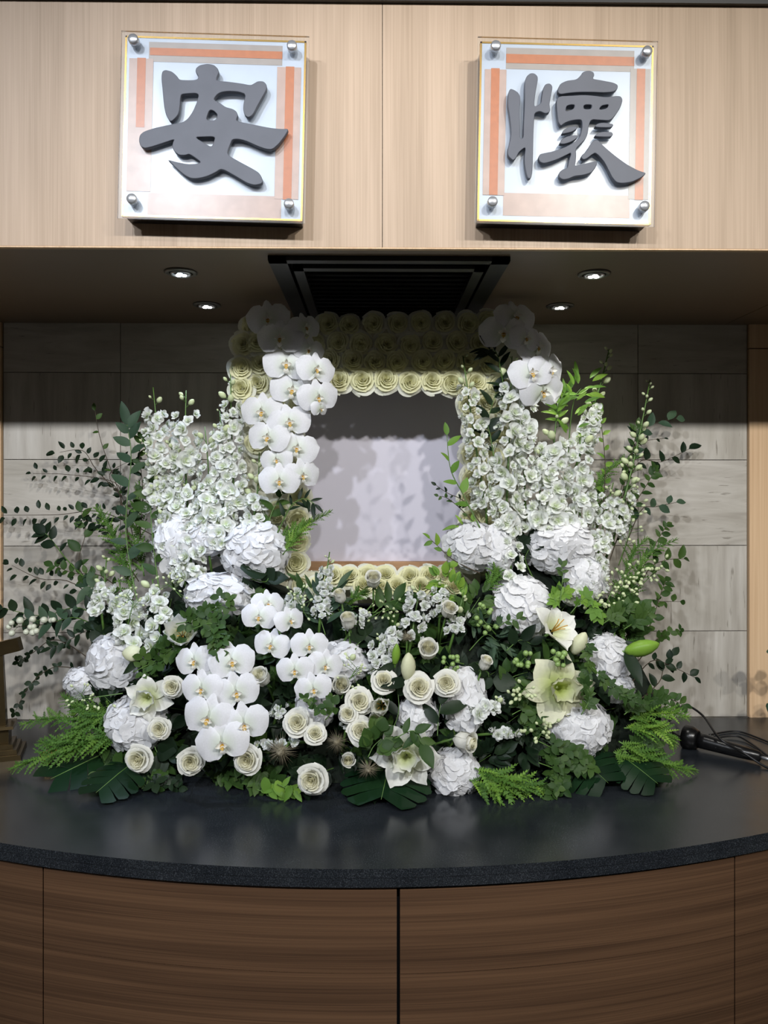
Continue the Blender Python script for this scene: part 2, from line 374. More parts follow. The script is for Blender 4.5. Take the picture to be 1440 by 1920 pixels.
# ------------------------------------------------------------------ counter and cabinet
A = WZ(0, 1580, CT); B = WZ(745, 1629, CT); D = WZ(1440, 1561, CT)
def circ(a, b, c):
    ax, ay, bx, by, cx, cy = a.x, a.y, b.x, b.y, c.x, c.y
    d = 2*(ax*(by-cy)+bx*(cy-ay)+cx*(ay-by))
    ux = ((ax*ax+ay*ay)*(by-cy)+(bx*bx+by*by)*(cy-ay)+(cx*cx+cy*cy)*(ay-by))/d
    uy = ((ax*ax+ay*ay)*(cx-bx)+(bx*bx+by*by)*(ax-cx)+(cx*cx+cy*cy)*(bx-ax))/d
    return Vector((ux, uy, 0)), math.hypot(ax-ux, ay-uy)
CC, CR = circ(A, B, D)
def arc(x, dr=0):
    r = CR-dr; return CC.y-math.sqrt(max(0, r*r-(x-CC.x)**2))
def slab(x0, x1, dr, z0, z1, n, yb=None, th=None):
    b = MB(); V = []
    for i in range(n+1):
        x = x0+(x1-x0)*i/n; yf = arc(x, dr); yk = yb if yb else yf+th
        V += [(x, yf, z0), (x, yf, z1), (x, yk, z1), (x, yk, z0)]
    Fs = []
    for i in range(n):
        a = i*4; c = a+4
        Fs += [(a, c, c+1, a+1), (a+1, c+1, c+2, a+2), (a+2, c+2, c+3, a+3), (a+3, c+3, c, a)]
    Fs += [(0, 1, 2, 3), (n*4+3, n*4+2, n*4+1, n*4)]
    return b.add(V, Fs)
ct = thing('counter', 'dark granite counter with a bowed front edge under the flower arrangement', 'counter', T((0, 2, CT)))
part('counter_top', slab(-1.55, 1.6, 0, CT-.019, CT, 64, yb=BACK-.017).build('counter_top', M['counter'], False), ct, Matrix())
part('edge_strip', slab(-1.55, 1.6, .0015, CT-.040, CT-.0195, 64, th=.06).build('edge_strip', M['counter'], False), ct, Matrix())
cb = thing('cabinet', 'bowed brown wood cabinet below the dark granite counter', 'cabinet', T((0, 2, 0)))
part('carcass', slab(-1.5, 1.55, .05, 0.0, CT-.041, 48, yb=BACK-.05).build('carcass', M['dark'], False), cb, Matrix())
dx = [WZ(p, q, CT-.1) for p, q in ((82, 1700), (747, 1700), (1377, 1700))]
def xat(px, dr=.012):
    z = CT-.12
    for y in (1.6,)*1:
        p = W(px, 1700, y)
        for _ in range(6): p = W(px, 1700, arc(p.x, dr))
    return p.x
cuts = [-1.5, xat(81), xat(747), xat(1377.5), 1.55]
gaps = [0, .0015, .0035, .0015, 0]
seam = [.61, .594, .586, .60]
for k in range(4):
    x0 = cuts[k]+gaps[k]; x1 = cuts[k+1]-gaps[k+1]; top = CT-.0415-(.007 if k == 2 else 0)
    zz = [W(40, 1770, 1.66).z, W(420, 1822, arc(-.35)).z, W(1060, 1815, arc(.4)).z, W(1410, 1750, 1.72).z][k]
    d = part('door', slab(x0, x1, .012, zz+.0008, top, 16, th=.02).build('door', M['cabwood'], False), cb, Matrix())
    part('lower_board', slab(x0, x1, .012, .08, zz-.0008, 16, th=.02).build('lower_board', M['cabwood'], False), d, Matrix())
# ------------------------------------------------------------------ sign plates
def chaikin(P, it=2):
    for _ in range(it):
        Q = []
        for i in range(len(P)):
            a = P[i]; c = P[(i+1) % len(P)]
            Q += [(a[0]*.8+c[0]*.2, a[1]*.8+c[1]*.2), (a[0]*.2+c[0]*.8, a[1]*.2+c[1]*.8)]
        P = Q
    return P
def strokes(loops, ext, mat, name):
    cu = bpy.data.curves.new(name, 'CURVE'); cu.dimensions = '2D'; cu.fill_mode = 'BOTH'; cu.extrude = ext; cu.bevel_depth = .0012; cu.bevel_resolution = 1; cu.offset = -.0012
    for L in loops:
        L = chaikin(L); sp = cu.splines.new('POLY'); sp.points.add(len(L)-1); sp.use_cyclic_u = True
        for i, (x, y) in enumerate(L): sp.points[i].co = (x, y, 0, 1)
    o = bpy.data.objects.new(name, cu); C.objects.link(o)
    dg = bpy.context.evaluated_depsgraph_get(); me = bpy.data.meshes.new_from_object(o.evaluated_get(dg))
    bpy.data.objects.remove(o); bpy.data.curves.remove(cu)
    me.materials.clear(); me.materials.append(mat); me.name = name
    return me
AN = [[(357,390),(368,480),(378,570),(392,630),(422,676),(466,634),(478,595),(482,505),(495,492),(600,483),(585,545),(560,605),(530,650),(500,672),(440,685),(400,694),(320,714),(255,738),(230,760),(224,795),(235,832),(262,846),(320,830),(400,800),(450,782),(440,800),(436,830),(450,860),(480,882),(520,882),(545,872),(590,900),(620,922),(600,933),(540,938),(460,925),(408,912),(430,932),(470,970),(520,1010),(560,1028),(600,1028),(660,1013),(715,985),(745,963),(775,970),(840,1005),(920,1050),(965,1060),(1005,1050),(1017,1035),(1005,1000),(985,975),(930,945),(850,905),(782,868),(805,800),(815,773),(850,768),(900,778),(980,812),(1030,828),(1070,830),(1110,795),(1150,740),(1175,693),(1120,697),(1040,690),(920,668),(835,655),(848,620),(840,595),(815,578),(770,568),(735,545),(690,522),(712,490),(740,473),(790,466),(850,468),(895,482),(882,540),(880,580),(890,615),(915,632),(945,610),(975,545),(1010,480),(1028,445),(1025,415),(1005,396),(970,396),(945,412),(925,424),(870,415),(780,405),(706,402),(710,375),(722,350),(715,325),(690,302),(650,295),(600,305),(575,325),(572,350),(592,375),(588,395),(565,402),(520,404),(472,403),(455,378),(425,352),(385,342),(362,352)],
      [(665,590),(690,590),(718,615),(715,640),(700,655),(645,655)], [(580,765),(620,762),(706,757),(700,790),(685,825),(630,795)]]
HU = [[[(318,460),(305,490),(303,560),(318,640),(330,740),(322,800),(308,850),(310,890),(345,922),(365,900),(380,865),(425,828),(415,900),(420,960),(440,1035),(462,1030),(470,990),(472,880),(472,760),(475,650),(478,612),(510,600),(545,615),(570,608),(578,590),(572,560),(575,520),(588,460),(588,435),(570,420),(545,425),(530,450),(522,500),(518,545),(500,562),(472,572),(480,480),(495,400),(492,375),(470,358),(445,358),(420,380),(410,420),(412,560),(408,700),(408,775),(385,778),(384,700),(380,600),(385,510),(370,485),(345,468)]],
      [[(625,450),(640,420),(680,400),(740,392),(765,370),(785,340),(820,332),(850,340),(858,360),(845,385),(900,392),(980,405),(1010,420),(1008,445),(985,465),(920,472),(850,470),(760,472),(690,480),(640,490),(622,475)]],
      [[(615,540),(620,515),(640,500),(720,495),(790,488),(860,492),(930,500),(1000,490),(1030,492),(1042,515),(1030,560),(1000,610),(965,650),(900,648),(840,645),(825,690),(820,740),(805,775),(780,800),(745,835),(750,880),(745,930),(742,945),(800,930),(870,912),(885,915),(880,945),(850,985),(800,1003),(740,1010),(700,1030),(665,1035),(640,1020),(640,990),(665,968),(695,960),(700,920),(720,858),(680,880),(620,910),(545,935),(515,925),(505,900),(515,875),(540,868),(600,855),(680,825),(740,790),(770,760),(785,700),(782,648),(740,650),(690,662),(660,680),(648,692),(630,670),(622,620)],
       [(675,600),(680,565),(700,555),(735,553),(728,580)], [(792,580),(792,552),(845,550),(840,578)], [(890,582),(905,555),(955,545),(940,572)]],
      [[(650,745),(665,715),(700,695),(755,690),(750,708),(720,728)]], [[(638,805),(655,775),(690,755),(755,745),(755,765),(720,790),(670,808)]],
      [[(860,695),(880,670),(920,662),(980,670),(985,680),(970,695)]], [[(858,755),(885,730),(920,720),(975,722),(985,738),(970,755)]],
      [[(780,890),(785,875),(815,850),(840,800),(865,775),(890,775),(920,810),(1000,875),(1080,930),(1150,965),(1205,980),(1170,1010),(1110,1040),(1050,1050),(1010,1045),(980,1010),(960,970),(930,915),(895,875),(870,858),(850,870),(820,895),(795,905)]]]
K = 1440/420; DP = FAS-.066      # depth of the plates' front
def plate(cx, cy, wpx, hpx, roll, lab, ox, chars, tapes, bolts):
    k = DP/F
    c = W(cx, cy, DP); Mx = T(c) @ Matrix.Rotation(math.radians(roll), 4, 'Y') @ Matrix.Rotation(PI/2, 4, 'X')   # x right, y up, z to the room
    t = thing('sign_plate', lab, 'sign', Mx, 'sign plates on the wood fascia')
    Wd, Hd = wpx*k, hpx*k
    L = lambda px, py: ((px-cx)*k, (cy-py)*k)
    bw, bh = Wd/2-.007, Hd/2-.007
    part('box', MB().box((-bw+.004, -bh+.004, -.064), (bw-.004, bh-.004, -.012)).build('box', M['boxside'], False), t)
    e = MB()
    for lo, hi in (((-bw, -bh, -.020), (bw, -bh+.004, -.007)), ((-bw, bh-.004, -.020), (bw, bh, -.007)), ((-bw, -bh, -.020), (-bw+.004, bh, -.007)), ((bw-.004, -bh, -.020), (bw, bh, -.007))): e.box(lo, hi)
    part('gold_edge', e.build('gold_edge', M['brass'], False), t, label='polished gold edging')
    part('opal_sheet', MB().box((-bw+.004, -bh+.004, -.0119), (bw-.004, bh-.004, -.008)).build('opal_sheet', M['opal'], False), t)
    for (x0, y0, x1, y1, mt, cxs) in tapes:
        a = L(x0, y1); b2 = L(x1, y0); zo = .0008 if y1-y0 > x1-x0 else 0
        tp = part('tape_strip', MB().box((a[0], a[1], -.0079+zo), (b2[0], b2[1], -.0074+zo)).build('tape_strip', M[mt], False), t)
        if cxs:
            a = L(cxs[0], cxs[3]); b2 = L(cxs[2], cxs[1])
            part('copper_band', MB().box((a[0], a[1], -.0073+zo), (b2[0], b2[1], -.0068+zo)).build('copper_band', M['copper'], False), tp, label='orange copper foil band')
    part('cover_sheet', MB().box((-Wd/2, -Hd/2, -.005), (Wd/2, Hd/2, 0)).build('cover_sheet', M['acrylic'], False), t, label='clear acrylic cover')
    for bx, by in bolts:
        x, y = L(bx, by)
        part('bolt', MB().lathe([(.0085, .0003), (.0085, .003), (.0115, .0035), (.0115, .020), (.0095, .022), (1e-7, .0225)], 20).build('bolt', M['chrome']), t, Mx @ T((x, y, 0)))
    for lp in chars:
        me = strokes([[L(ox+X/K, 40+Y/K) for X, Y in q] for q in lp], .0050, M['char'], 'character_stroke')
        part('character_stroke' if len(chars) > 1 else 'character', me, t, Mx @ T((0, 0, .0075)))
plate(400, 238, 350, 350, 1.3, 'square sign plate with one large grey character resembling a roof over crossed strokes', 200, [AN],
      [(275, 79, 525, 116, 'filmgrey', (277, 90, 525, 104)), (516, 119, 561, 367, 'film', (532, 118, 548, 368)), (239, 111, 284, 360, 'film', (254, 110, 270, 240)), (279, 362, 529, 405, 'film', None)],
      [(252, 87), (545, 90), (256, 382), (546, 383)])
plate(1062, 247, 340, 350, 1.0, 'square sign plate with a grey character of many separate strokes', 860, HU,
      [(947, 88, 1190, 128, 'filmgrey', (947, 100, 1190, 117)), (1183, 122, 1221, 369, 'filmgrey', (1195, 122, 1211, 370)), (907, 130, 948, 367, 'film', (919, 128, 935, 367)), (946, 362, 1186, 405, 'film', None)],
      [(924, 97), (1207, 100), (923, 387), (1207, 389)])
# ------------------------------------------------------------------ flower meshes (unit size, z towards the viewer of the flower)
def prof(v, pts):
    return float(np.interp(v, [p[0] for p in pts], [p[1] for p in pts]))
def rose_petal(b, phi, hw, rb, rm, rr, curl, zb, zm, zr, zc, sp=0, nu=6, nv=5, tip=.10, wav=.02):
    ph0 = U(0, 6)
    def fn(u, v):
        r = prof(v, [(0, rb), (.45, rm), (.85, rr), (1, rr+curl)]); z = prof(v, [(0, zb), (.45, zm), (.85, zr), (1, zc)])
        a = phi+u*hw*(.55+.45*min(1, v*2.2))*(1-.12*max(0, v-.8)/.2)
        r += sp*u+wav*math.sin(3*u+ph0)*v; z -= tip*u*u*v
        return Vector((r*math.cos(a), r*math.sin(a), z))
    return b.patch(fn, nu, nv)
def rose_set(tall=1.0, open_=1.0):
    """(outer petal meshes, middle petal meshes, rolled domed heart)"""
    outs = []
    for j in range(5):
        outs.append(rose_petal(MB(), 2*PI*j/5+U(-.12, .12), U(.80, .95), .10, .62*open_, .88*open_, .17*open_, -.8*tall, -.45*tall, U(-.24, -.10)*tall, U(-.36, -.18)*tall, .05, 7, 6, .06, .05))
    mids = []
    for j in range(5):
        mids.append(rose_petal(MB(), 2*PI*j/5+.5+U(-.15, .15), U(.9, 1.0), .09, .52*open_, .68*open_, .12*open_, -.75*tall, -.3*tall, .08*tall, .06*tall, .06, 7, 6, .06, .04))
    h = MB()
    for j in range(4): rose_petal(h, 2*PI*j/4+U(-.2, .2), 1.12, .08, .42*open_, .50*open_, .08, -.6*tall, -.05, .27*tall, .26*tall, .08, 7, 6, .05, .03)
    for j in range(4): rose_petal(h, 2*PI*j/4+U(-.2, .2), 1.2, .07, .30*open_, .36*open_, .05, -.5*tall, .05, .42*tall, .43*tall, .07, 7, 5, .04, .02)
    for j in range(3): rose_petal(h, 2*PI*j/3+.8, 1.4, .05, .19*open_, .23*open_, .035, -.3*tall, .15, .50*tall, .53*tall, .06, 7, 5, .03, .015)
    for j in range(2): rose_petal(h, PI*j+.3, 1.9, .03, .09*open_, .115*open_, .02, -.2*tall, .2, .54*tall, .57*tall, .04, 7, 4, .0, 0)
    rose_petal(h, .3, 2.8, .02, .03, .04, .01, -.2*tall, .2, .54*tall, .57*tall, .02, 8, 3, .0, 0)
    return outs, mids, h
RS = []
for k in range(3):
    o_, m_, h_ = rose_set(1.0, 1.0)
    RS.append(([x.build('petal', M['rose']) for x in o_], [x.build('petal', M['rose']) for x in m_], h_.build('heart', M['roseheart'])))
def bud_set():
    outs = [rose_petal(MB(), 2*PI*j/5+U(-.1, .1), U(.8, .9), .16, .66, .60, U(.04, .20), -1.2, -.55, .42, U(.30, .48), .05, 7, 6, .08, .03) for j in range(5)]
    mids = [rose_petal(MB(), 2*PI*j/4+.5, 1.0, .14, .56, .46, .06, -1.1, -.4, .55, .58, .06, 7, 6, .08, .03) for j in range(4)]
    h = MB()
    for r, n, z in ((.38, 3, .62), (.26, 3, .68), (.14, 2, .70), (.05, 1, .70)):
        for j in range(n): rose_petal(h, 2*PI*j/n+r*9, min(2.8, PI/n+.4), .06, r*1.05, r, .03, -.8, 0, z-.03, z, .05, 7, 5, .04, .01)
    return outs, mids, h
RB = []
for k in range(2):
    o_, m_, h_ = bud_set()
    RB.append(([x.build('petal', M['rose']) for x in o_], [x.build('petal', M['rose']) for x in m_], h_.build('heart', M['roseheart'])))
SK = []
for k in range(3):
    o_, m_, h_ = rose_set(.8, 1.0)
    for x in m_: h_.add(x.V, x.F)
    SK.append(([x.build('petal', M['silk']) for x in o_], h_.build('heart', M['silkheart'])))
def blade(b, L, wd, cup=.1, droop=.1, a=0, z0=0, nu=4, nv=5, ripple=.0, tip=.15, base=.12, y0=0.0, lift=0.0):
    """petal or leaf blade from the centre outwards at angle a in the xy plane"""
    ph = U(0, 6); ca, sa = math.cos(a), math.sin(a)
    def fn(u, v):
        s = base+(1-base)*math.sin(PI*min(1, .08+v*(1-tip*.45)))**.75 if v < 1 else tip
        x = u*wd*s*.5; y = y0+v*L*(1-.30*u*u*v*min(1, tip*2))
        z = z0+cup*u*u*wd*s+lift*v-droop*v*v*L+ripple*math.sin(5*v+ph+2.5*u)*wd*(abs(u)*.7+.3)
        return Vector((x*ca-y*sa, x*sa+y*ca, z))
    return b.patch(fn, nu, nv)
HF = []
for k in range(4):
    b = MB()
    for j in range(4):
        blade(b, U(.92, 1.08), U(1.05, 1.25), U(-.06, .06), U(-.05, .15), j*PI/2+U(-.12, .12), .02*(j % 2), 5, 5, .05, .85, .3, lift=.10)
    b.lathe([(.1, .0), (.08, .09), (1e-6, .12)], 5)
    HF.append(b.build('floret', M['hydr']))
DF = []
for k in range(6):
    b = MB(); n1 = random.choice([5, 5, 6])
    for j in range(n1): blade(b, U(.78, 1.12), U(.8, 1.15), U(-.05, .2), U(-.3, .22), 2*PI*j/n1+U(-.25, .25), U(-.04, .05), 5, 5, U(.08, .16), .85, .35, lift=U(.05, .3))
    n2 = random.choice([3, 4, 5])
    for j in range(n2): blade(b, U(.4, .68), U(.45, .75), .15, U(-.5, 0), 2*PI*j/n2+.6+U(-.3, .3), .1, 4, 4, .12, .8, .4, lift=U(.15, .4))
    for j in range(2): blade(b, .3, .3, .2, -.7, PI*j+U(0, 2), .15, 3, 3, .03, .5, .5, lift=.35)
    DF.append(b.build('floret', M['delph']))
SF = []
for k in range(3):
    b = MB()
    for j in range(6): blade(b, U(.85, 1.05), U(.8, 1.0), .1, U(-.1, .15), 2*PI*j/6+U(-.2, .2), .0, 4, 4, .12, .85, .35, lift=.15)
    for j in range(5): blade(b, U(.55, .7), U(.6, .8), .15, -.3, 2*PI*j/5+.4, .15, 4, 4, .12, .8, .4, lift=.3)
    for j in range(3): blade(b, .38, .45, .2, -.8, 2*PI*j/3+.2, .2, 3, 3, .06, .5, .5, lift=.4)
    SF.append(b.build('floret', M['stock']))
def ovoid(L, r, mat, name, n=7, rib=0, prf=None):
    prf = prf or [(0.02, 0), (.55, .1), (.95, .35), (1, .55), (.75, .8), (.3, .96), (1e-6, 1)]
    b = MB().lathe([(max(1e-6, p*r), z*L) for p, z in prf], n)
    if rib:
        V = []
        for v in b.V:
            a = math.atan2(v[1], v[0]); f_ = 1-.14*abs(math.sin(a*1.5)) if rib else 1
            V.append((v[0]*f_, v[1]*f_, v[2]))
        b.V = V
    return b.build(name, mat)
BUDW = ovoid(1, .34, M['bud'], 'bud', 7); BERW = ovoid(1, .5, M['berryw'], 'berry', 10, prf=[(.05, 0), (.6, .08), (.95, .3), (1, .5), (.95, .7), (.6, .92), (1e-6, 1)])
BERG = remat(BERW, M['berryg'])
# orchid: broad side petals, three sepals, lip
def orch():
    s = MB()
    for a in (0, 2.22, -2.22): blade(s, .98 if a == 0 else .92, .60, .06, .06, a+U(-.05, .05), -.03, 5, 7, .015, .7, .3)
    P = []
    for sg in (1, -1):
        def fn(u, v, sg=sg):
            wv = .20+.92*math.sin(PI*min(1, .03+v*.90))**.62; wv = min(wv, 1.04)
            x = sg*(.05+v*1.0*(1-.10*u*u)); y = u*wv*.62+.08+.20*v*(1-abs(u))
            z = .06-.16*v*v+.05*math.sin(3.2*v+u*1.5)-.07*u*u
            return Vector((x, y, z))
        b = MB().patch(fn, 7, 7)
        if sg < 0: b.F = [f[::-1] for f in b.F]
        P.append(b.build('petal', M['orchid']))
    l = MB(); blade(l, .24, .17, .45, .3, PI, .12, 4, 5, .02, .25, .6, lift=.16)
    l.lathe([(.06, .06), (.05, .13), (1e-6, .16)], 8)
    t = MB(); blade(t, .20, .24, .2, .55, PI, .2, 4, 4, .03, .2, .5, y0=.2)
    for sg in (1, -1): blade(t, .25, .19, .45, -.35, sg*1.75, .10, 4, 4, .02, .4, .5, lift=.16)
    blade(t, .2, .15, .3, -.6, 0, .12, 4, 4, 0, .4, .6, lift=.12)
    return s.build('sepals', M['orchid']), P, l.build('lip', M['lip']), t.build('lip_tip', M['liptip'])
OR = [orch() for _ in range(2)]
def leafmesh(name, mat, wd, fold=.18, droop=.16, nv=6, tip=.02, base=.08, ser=0, ripple=.02):
    def fn(u, v):
        s = max(tip if v > .99 else 0, base*(1-v)+math.sin(PI*v**.85)**.8*.98)
        s *= 1+(.12*ser*((int(v*(nv-1)) % 2)*2-1) if abs(u) > .9 else 0)
        return Vector((u*wd*s*.5, v, fold*abs(u)*wd*s-droop*v*v+ripple*math.sin(6*v+2*u)*abs(u)))
    return MB().patch(fn, 3, nv).build(name, mat)
LF = {}
for kk, mt in (('mid', 'leaf'), ('dark', 'leafdark'), ('light', 'leaflight'), ('blue', 'leafblue')):
    LF['ov_'+kk] = leafmesh('leaf', M[mt], .56)
    LF['la_'+kk] = leafmesh('leaf', M[mt], .27, .2, .22, 7)
    LF['ro_'+kk] = leafmesh('leaf', M[mt], .86, .1, .1, 6, .12)
    LF['ob_'+kk] = leafmesh('leaf', M[mt], .42, .12, .14, 7, .06, .3)
def lobed(mat):
    b = MB()
    for a, L, wd in ((0, 1, .5), (.8, .8, .42), (-.8, .8, .42), (1.7, .5, .34), (-1.7, .5, .34)): blade(b, L, wd, .1, .12, a, 0, 3, 5, .02, .05, .3)
    return b.build('leaf', mat)
LF['lobed'] = lobed(M['leaf']); LF['lobed_light'] = lobed(M['leaflight'])
def trefoil(mat):
    b = MB()
    for a in (0, 1.5, -1.5): blade(b, .8, .55, .08, .1, a, 0, 3, 5, .02, .1, .15, y0=.06)
    return b.build('leaf', mat)
LF['tri_mid'] = trefoil(M['leaf']); LF['tri_light'] = trefoil(M['leaflight']); LF['tri_dark'] = trefoil(M['leafdark'])
def pinna(mat):
    b = MB(); n = 7
    V = []; Fs = []
    for i in range(n):
        y = i/n; wv = .20*(1-.75*y)
        k = len(V)
        V += [(-.02, y, 0), (.02, y, .0), (-wv, y+.14, .05*(i % 2)), (wv, y+.14, .05*((i+1) % 2)), (-.02, y+.13, 0), (.02, y+.13, 0), (0, y+.07, -.03)]
        Fs += [(k, k+1, k+5, k+4), (k, k+4, k+2), (k+1, k+3, k+5)]
    V += [(-.02, .98, 0), (.02, .98, 0), (0, 1.12, .03)]; k = len(V); Fs.append((k-3, k-2, k-1))
    V = [(x, y, z-.18*y*y) for x, y, z in V]
    return mesh('pinna', V, Fs, mat)
PIN = pinna(M['fern']); PINL = pinna(M['leaflight'])
# ------------------------------------------------------------------ placing
def dep(px, py):
    return float(np.interp(py, [560, 700, 900, 1050, 1200, 1350, 1500], [2.245, 2.24, 2.215, 2.15, 2.06, 1.98, 1.915]))+.16*((px-700)/620)**2
def nrm(px, py, jit=.15):
    return Vector(((px-700)/620*.55+U(-jit, jit), -1, float(np.interp(py, [600, 1000, 1250, 1500], [.0, .25, .35, .25]))+U(-jit, jit)))
def PX(d): return d/F
FOAM = []
def stemto(b, p, n, L=.10, r=.0028):
    q = p-n.normalized()*L+Vector((0, 0, -.02))
    mid = (p*.5+q*.5)+Vector((0, 0, .008))
    return b.tube([p, mid, q], r, 6)
REG = []     # (kind, px, object) for labelling
def rose(px, py, wpx, kind, lab, n=None, dd=0, grp='cut white roses in the arrangement'):
    d = dep(px, py)-.03+dd; p = W(px, py, d); n = n or nrm(px, py); n = Vector(n)
    R = wpx*1.1*PX(d)/2
    Mx = face(p, n, U(0, 6), R); st = random.choice(RS if kind == 'open' else RB)
    t = thing('rose', lab, 'rose', Mx, grp)
    for me in st[0]+st[1]: part('petal', me, t, Mx)
    part('heart', st[2], t, Mx)
    b = MB(); q = p-n.normalized()*R*(.75 if kind == 'open' else 1.15)
    stemto(b, q, n if kind == 'open' else n+Vector((0, 0, .5)), .12)
    Mi = Mx.inverted(); b.V = [tuple(Mi @ Vector(v)) for v in b.V]
    part('stem', b.build('stem', M['stem']), t, Mx)
    for j in range(4):
        a = 2*PI*j/4+.3
        part('sepal', LF['la_mid'], t, Mx @ T((.12*math.cos(a), .12*math.sin(a), -.75 if kind == 'open' else -1.15)) @ Matrix.Rotation(a-PI/2, 4, 'Z') @ Matrix.Rotation(.35, 4, 'X') @ Matrix.Scale(.8, 4))
    return t
def hydrangea(px, py, rx, lab, ry=None, n=None, dd=0, fl=.35):
    d = dep(px, py)+dd; R = rx*1.07*PX(d); p = W(px, py, d); n = Vector(n) if n else nrm(px, py, .1)
    sy = (ry or rx*.9)/rx
    Mx = face(p-n.normalized()*R*.35, n, 0, (1, sy, .85)); t = thing('hydrangea', lab, 'hydrangea', Mx, 'white hydrangea heads')
    k = 0; cnt = int(88*max(.55, min(1.1, rx/55)))
    for i in range(cnt):
        z = 1-1.35*(i+.5)/cnt; a = i*2.39996+U(-.2, .2); r = math.sqrt(max(0, 1-z*z))
        v = Vector((r*math.cos(a), r*math.sin(a), z)); rr = R*U(.84, .94)
        fn_ = v+Vector((U(-.28, .28), U(-.28, .28), U(-.1, .2)))
        part('floret', random.choice(HF), t, Mx @ face(v*rr, fn_, U(0, 6), R*fl*U(.85, 1.2)))
    b = MB().lathe([(R*.3, -R*.6), (R*.70, -R*.2), (R*.74, R*.2), (R*.45, R*.6), (1e-6, R*.72)], 10)
    part('core', b.build('core', M['stem']), t, Mx)
    b = MB().tube([(0, 0, -R*.4), (0, -.03, -R*1.0), (0, -.05, -R-.08)], .0045, 6); part('stem', b.build('stem', M['stem']), t, Mx)
    return t
def spike(x0, y0, x1, y1, wpx, lab, kind='delph', budfrac=.25, dd0=0, dd1=0, dens=1.0, name='delphinium', cat='delphinium', grp='white delphinium spikes', bow=.0, fs=.68):
    """flower spike from base pixel (x0,y0) to tip (x1,y1)"""
    a = W(x0, y0, dep(x0, y0)+dd0); c = W(x1, y1, dep(x1, y1)+dd1); L = (c-a).length; Rw = wpx*PX(a.y)/2
    side = (c-a).cross(Vector((0, 1, 0))).normalized()
    P = lambda t: a+(c-a)*t+side*bow*math.sin(PI*t)*L
    t0 = thing(name, lab, cat, T(a), grp); I = T(a)
    lo = a+(a-c).normalized()*.07+Vector((0, .05, -.02))
    b = MB().tube([lo-a]+[P(i/6)-a for i in range(7)], .0042, 6, .0016); part('stem', b.build('stem', M['stem']), t0, I)
    FL = DF if kind == 'delph' else SF
    step = Rw*(.145 if kind == 'delph' else .17)/dens
    n = int(L/step); ang = U(0, 6)
    for i in range(n):
        t = (i+.5)/n; ang += 2.39996
        bud = t > 1-budfrac
        sz = Rw*fs*(U(.55, 1.12) if kind == 'delph' else U(.8, 1.15))*(1-.25*t)
        if bud: tt = (t-(1-budfrac))/budfrac; sz *= (.72-.42*tt)*(1.45 if budfrac > .4 else 1.1)
        rad = (Rw-sz*.55)*(1-.35*t)*(1 if not bud else .62-.3*tt)
        if bud and i % 2: continue
        dr = Vector((math.cos(ang), math.sin(ang), .18))
        if dr.y > .45: continue
        q = P(t)+dr*rad*U(.85, 1.05)
        if bud:
            ped = MB().tube([P(t)-Vector((0, 0, sz*.5))-a, q-a], .0011, 4)
            part('bud', BUDW, t0, along(q, Vector((0, 0, 1)), dr, 1) @ Matrix.Rotation(-PI/2, 4, 'X') @ Matrix.Scale(sz*1.5, 4) if False else face(q, dr+Vector((0, 0, .6)), 0, sz*1.55))
            if sz > Rw*.14: part('pedicel', ped.build('pedicel', M['stem']), t0, I)
        else:
            part('floret', random.choice(FL), t0, face(q+Vector((U(-.12, .12), 0, U(-.12, .12)))*Rw, dr+Vector((U(-.7, .7), -.3+U(-.4, .3), U(-.5, .6))), U(0, 6), (sz*U(.85, 1.1), sz*U(.75, 1.05), sz)))
    return t0
def branch(pts, lab, leaf, n, lsz, name='leafy_branch', cat='branch', grp=None, twig='twig', dds=None, spread=.9, start=.12, thick=.0022, cluster=1, up=.25, flat=.5):
    """pts: photograph pixels along the branch; leaf: mesh(es); lsz leaf length in pixels"""
    leaf = leaf if isinstance(leaf, list) else [leaf]
    dds = dds or [0]*len(pts)
    Q = [p if isinstance(p, Vector) else W(p[0], p[1], dep(*p)+dd) for p, dd in zip(pts, dds)]
    for q in Q: q.z = max(q.z, CT+.006); q.y = min(q.y, BACK-.03)
    # smooth
    S_ = []; 
    for i in range(len(Q)-1):
        p0, p1, p2, p3 = Q[max(0, i-1)], Q[i], Q[i+1], Q[min(len(Q)-1, i+2)]
        for k in range(5):
            t = k/5; S_.append(.5*((2*p1)+(-p0+p2)*t+(2*p0-5*p1+4*p2-p3)*t*t+(-p0+3*p1-3*p2+p3)*t**3))
    S_.append(Q[-1]); a = S_[0]
    t0 = thing(name, lab, cat, T(a), grp); I = T(a)
    b = MB().tube([p-a for p in S_], thick, 5, thick*.4); part('stem', b.build('stem', M[twig]), t0, I)
    m = len(S_)-1
    for i in range(n):
        f_ = start+(1-start)*(i+1)/n; x = min(m-1e-3, f_*m); k = int(x); p = S_[k].lerp(S_[k+1], x-k); tg = (S_[k+1]-S_[k]).normalized()
        sd = tg.cross(Vector((0, -1, .2))).normalized()*(1 if i % 2 else -1)
        sz = lsz*PX(p.y)*U(.7, 1.15)
        for c_ in range(cluster):
            dr = tg*U(.25, .8)+sd*spread*U(.5, 1.1)*(1 if c_ % 2 == 0 else -1)+Vector((0, U(-.5, .2), U(-.15, .15)+up*.3))
            if i == n-1: dr = tg+Vector((U(-.2, .2), U(-.3, 0), U(-.2, .2)))
            nn = Vector((U(-.5, .5), -1*flat-.4, .6+U(-.5, .4)))
            q = p
            if cluster > 1:
                q = p+dr.normalized()*sz*U(.2, .8)
            e = q+dr.normalized()*sz
            if min(q.z, e.z) < CT+.004: q = q+Vector((0, 0, CT+.006-min(q.z, e.z)))
            part('leaf', random.choice(leaf), t0, along(q, dr, nn, sz, U(.85, 1.15)))
    return t0
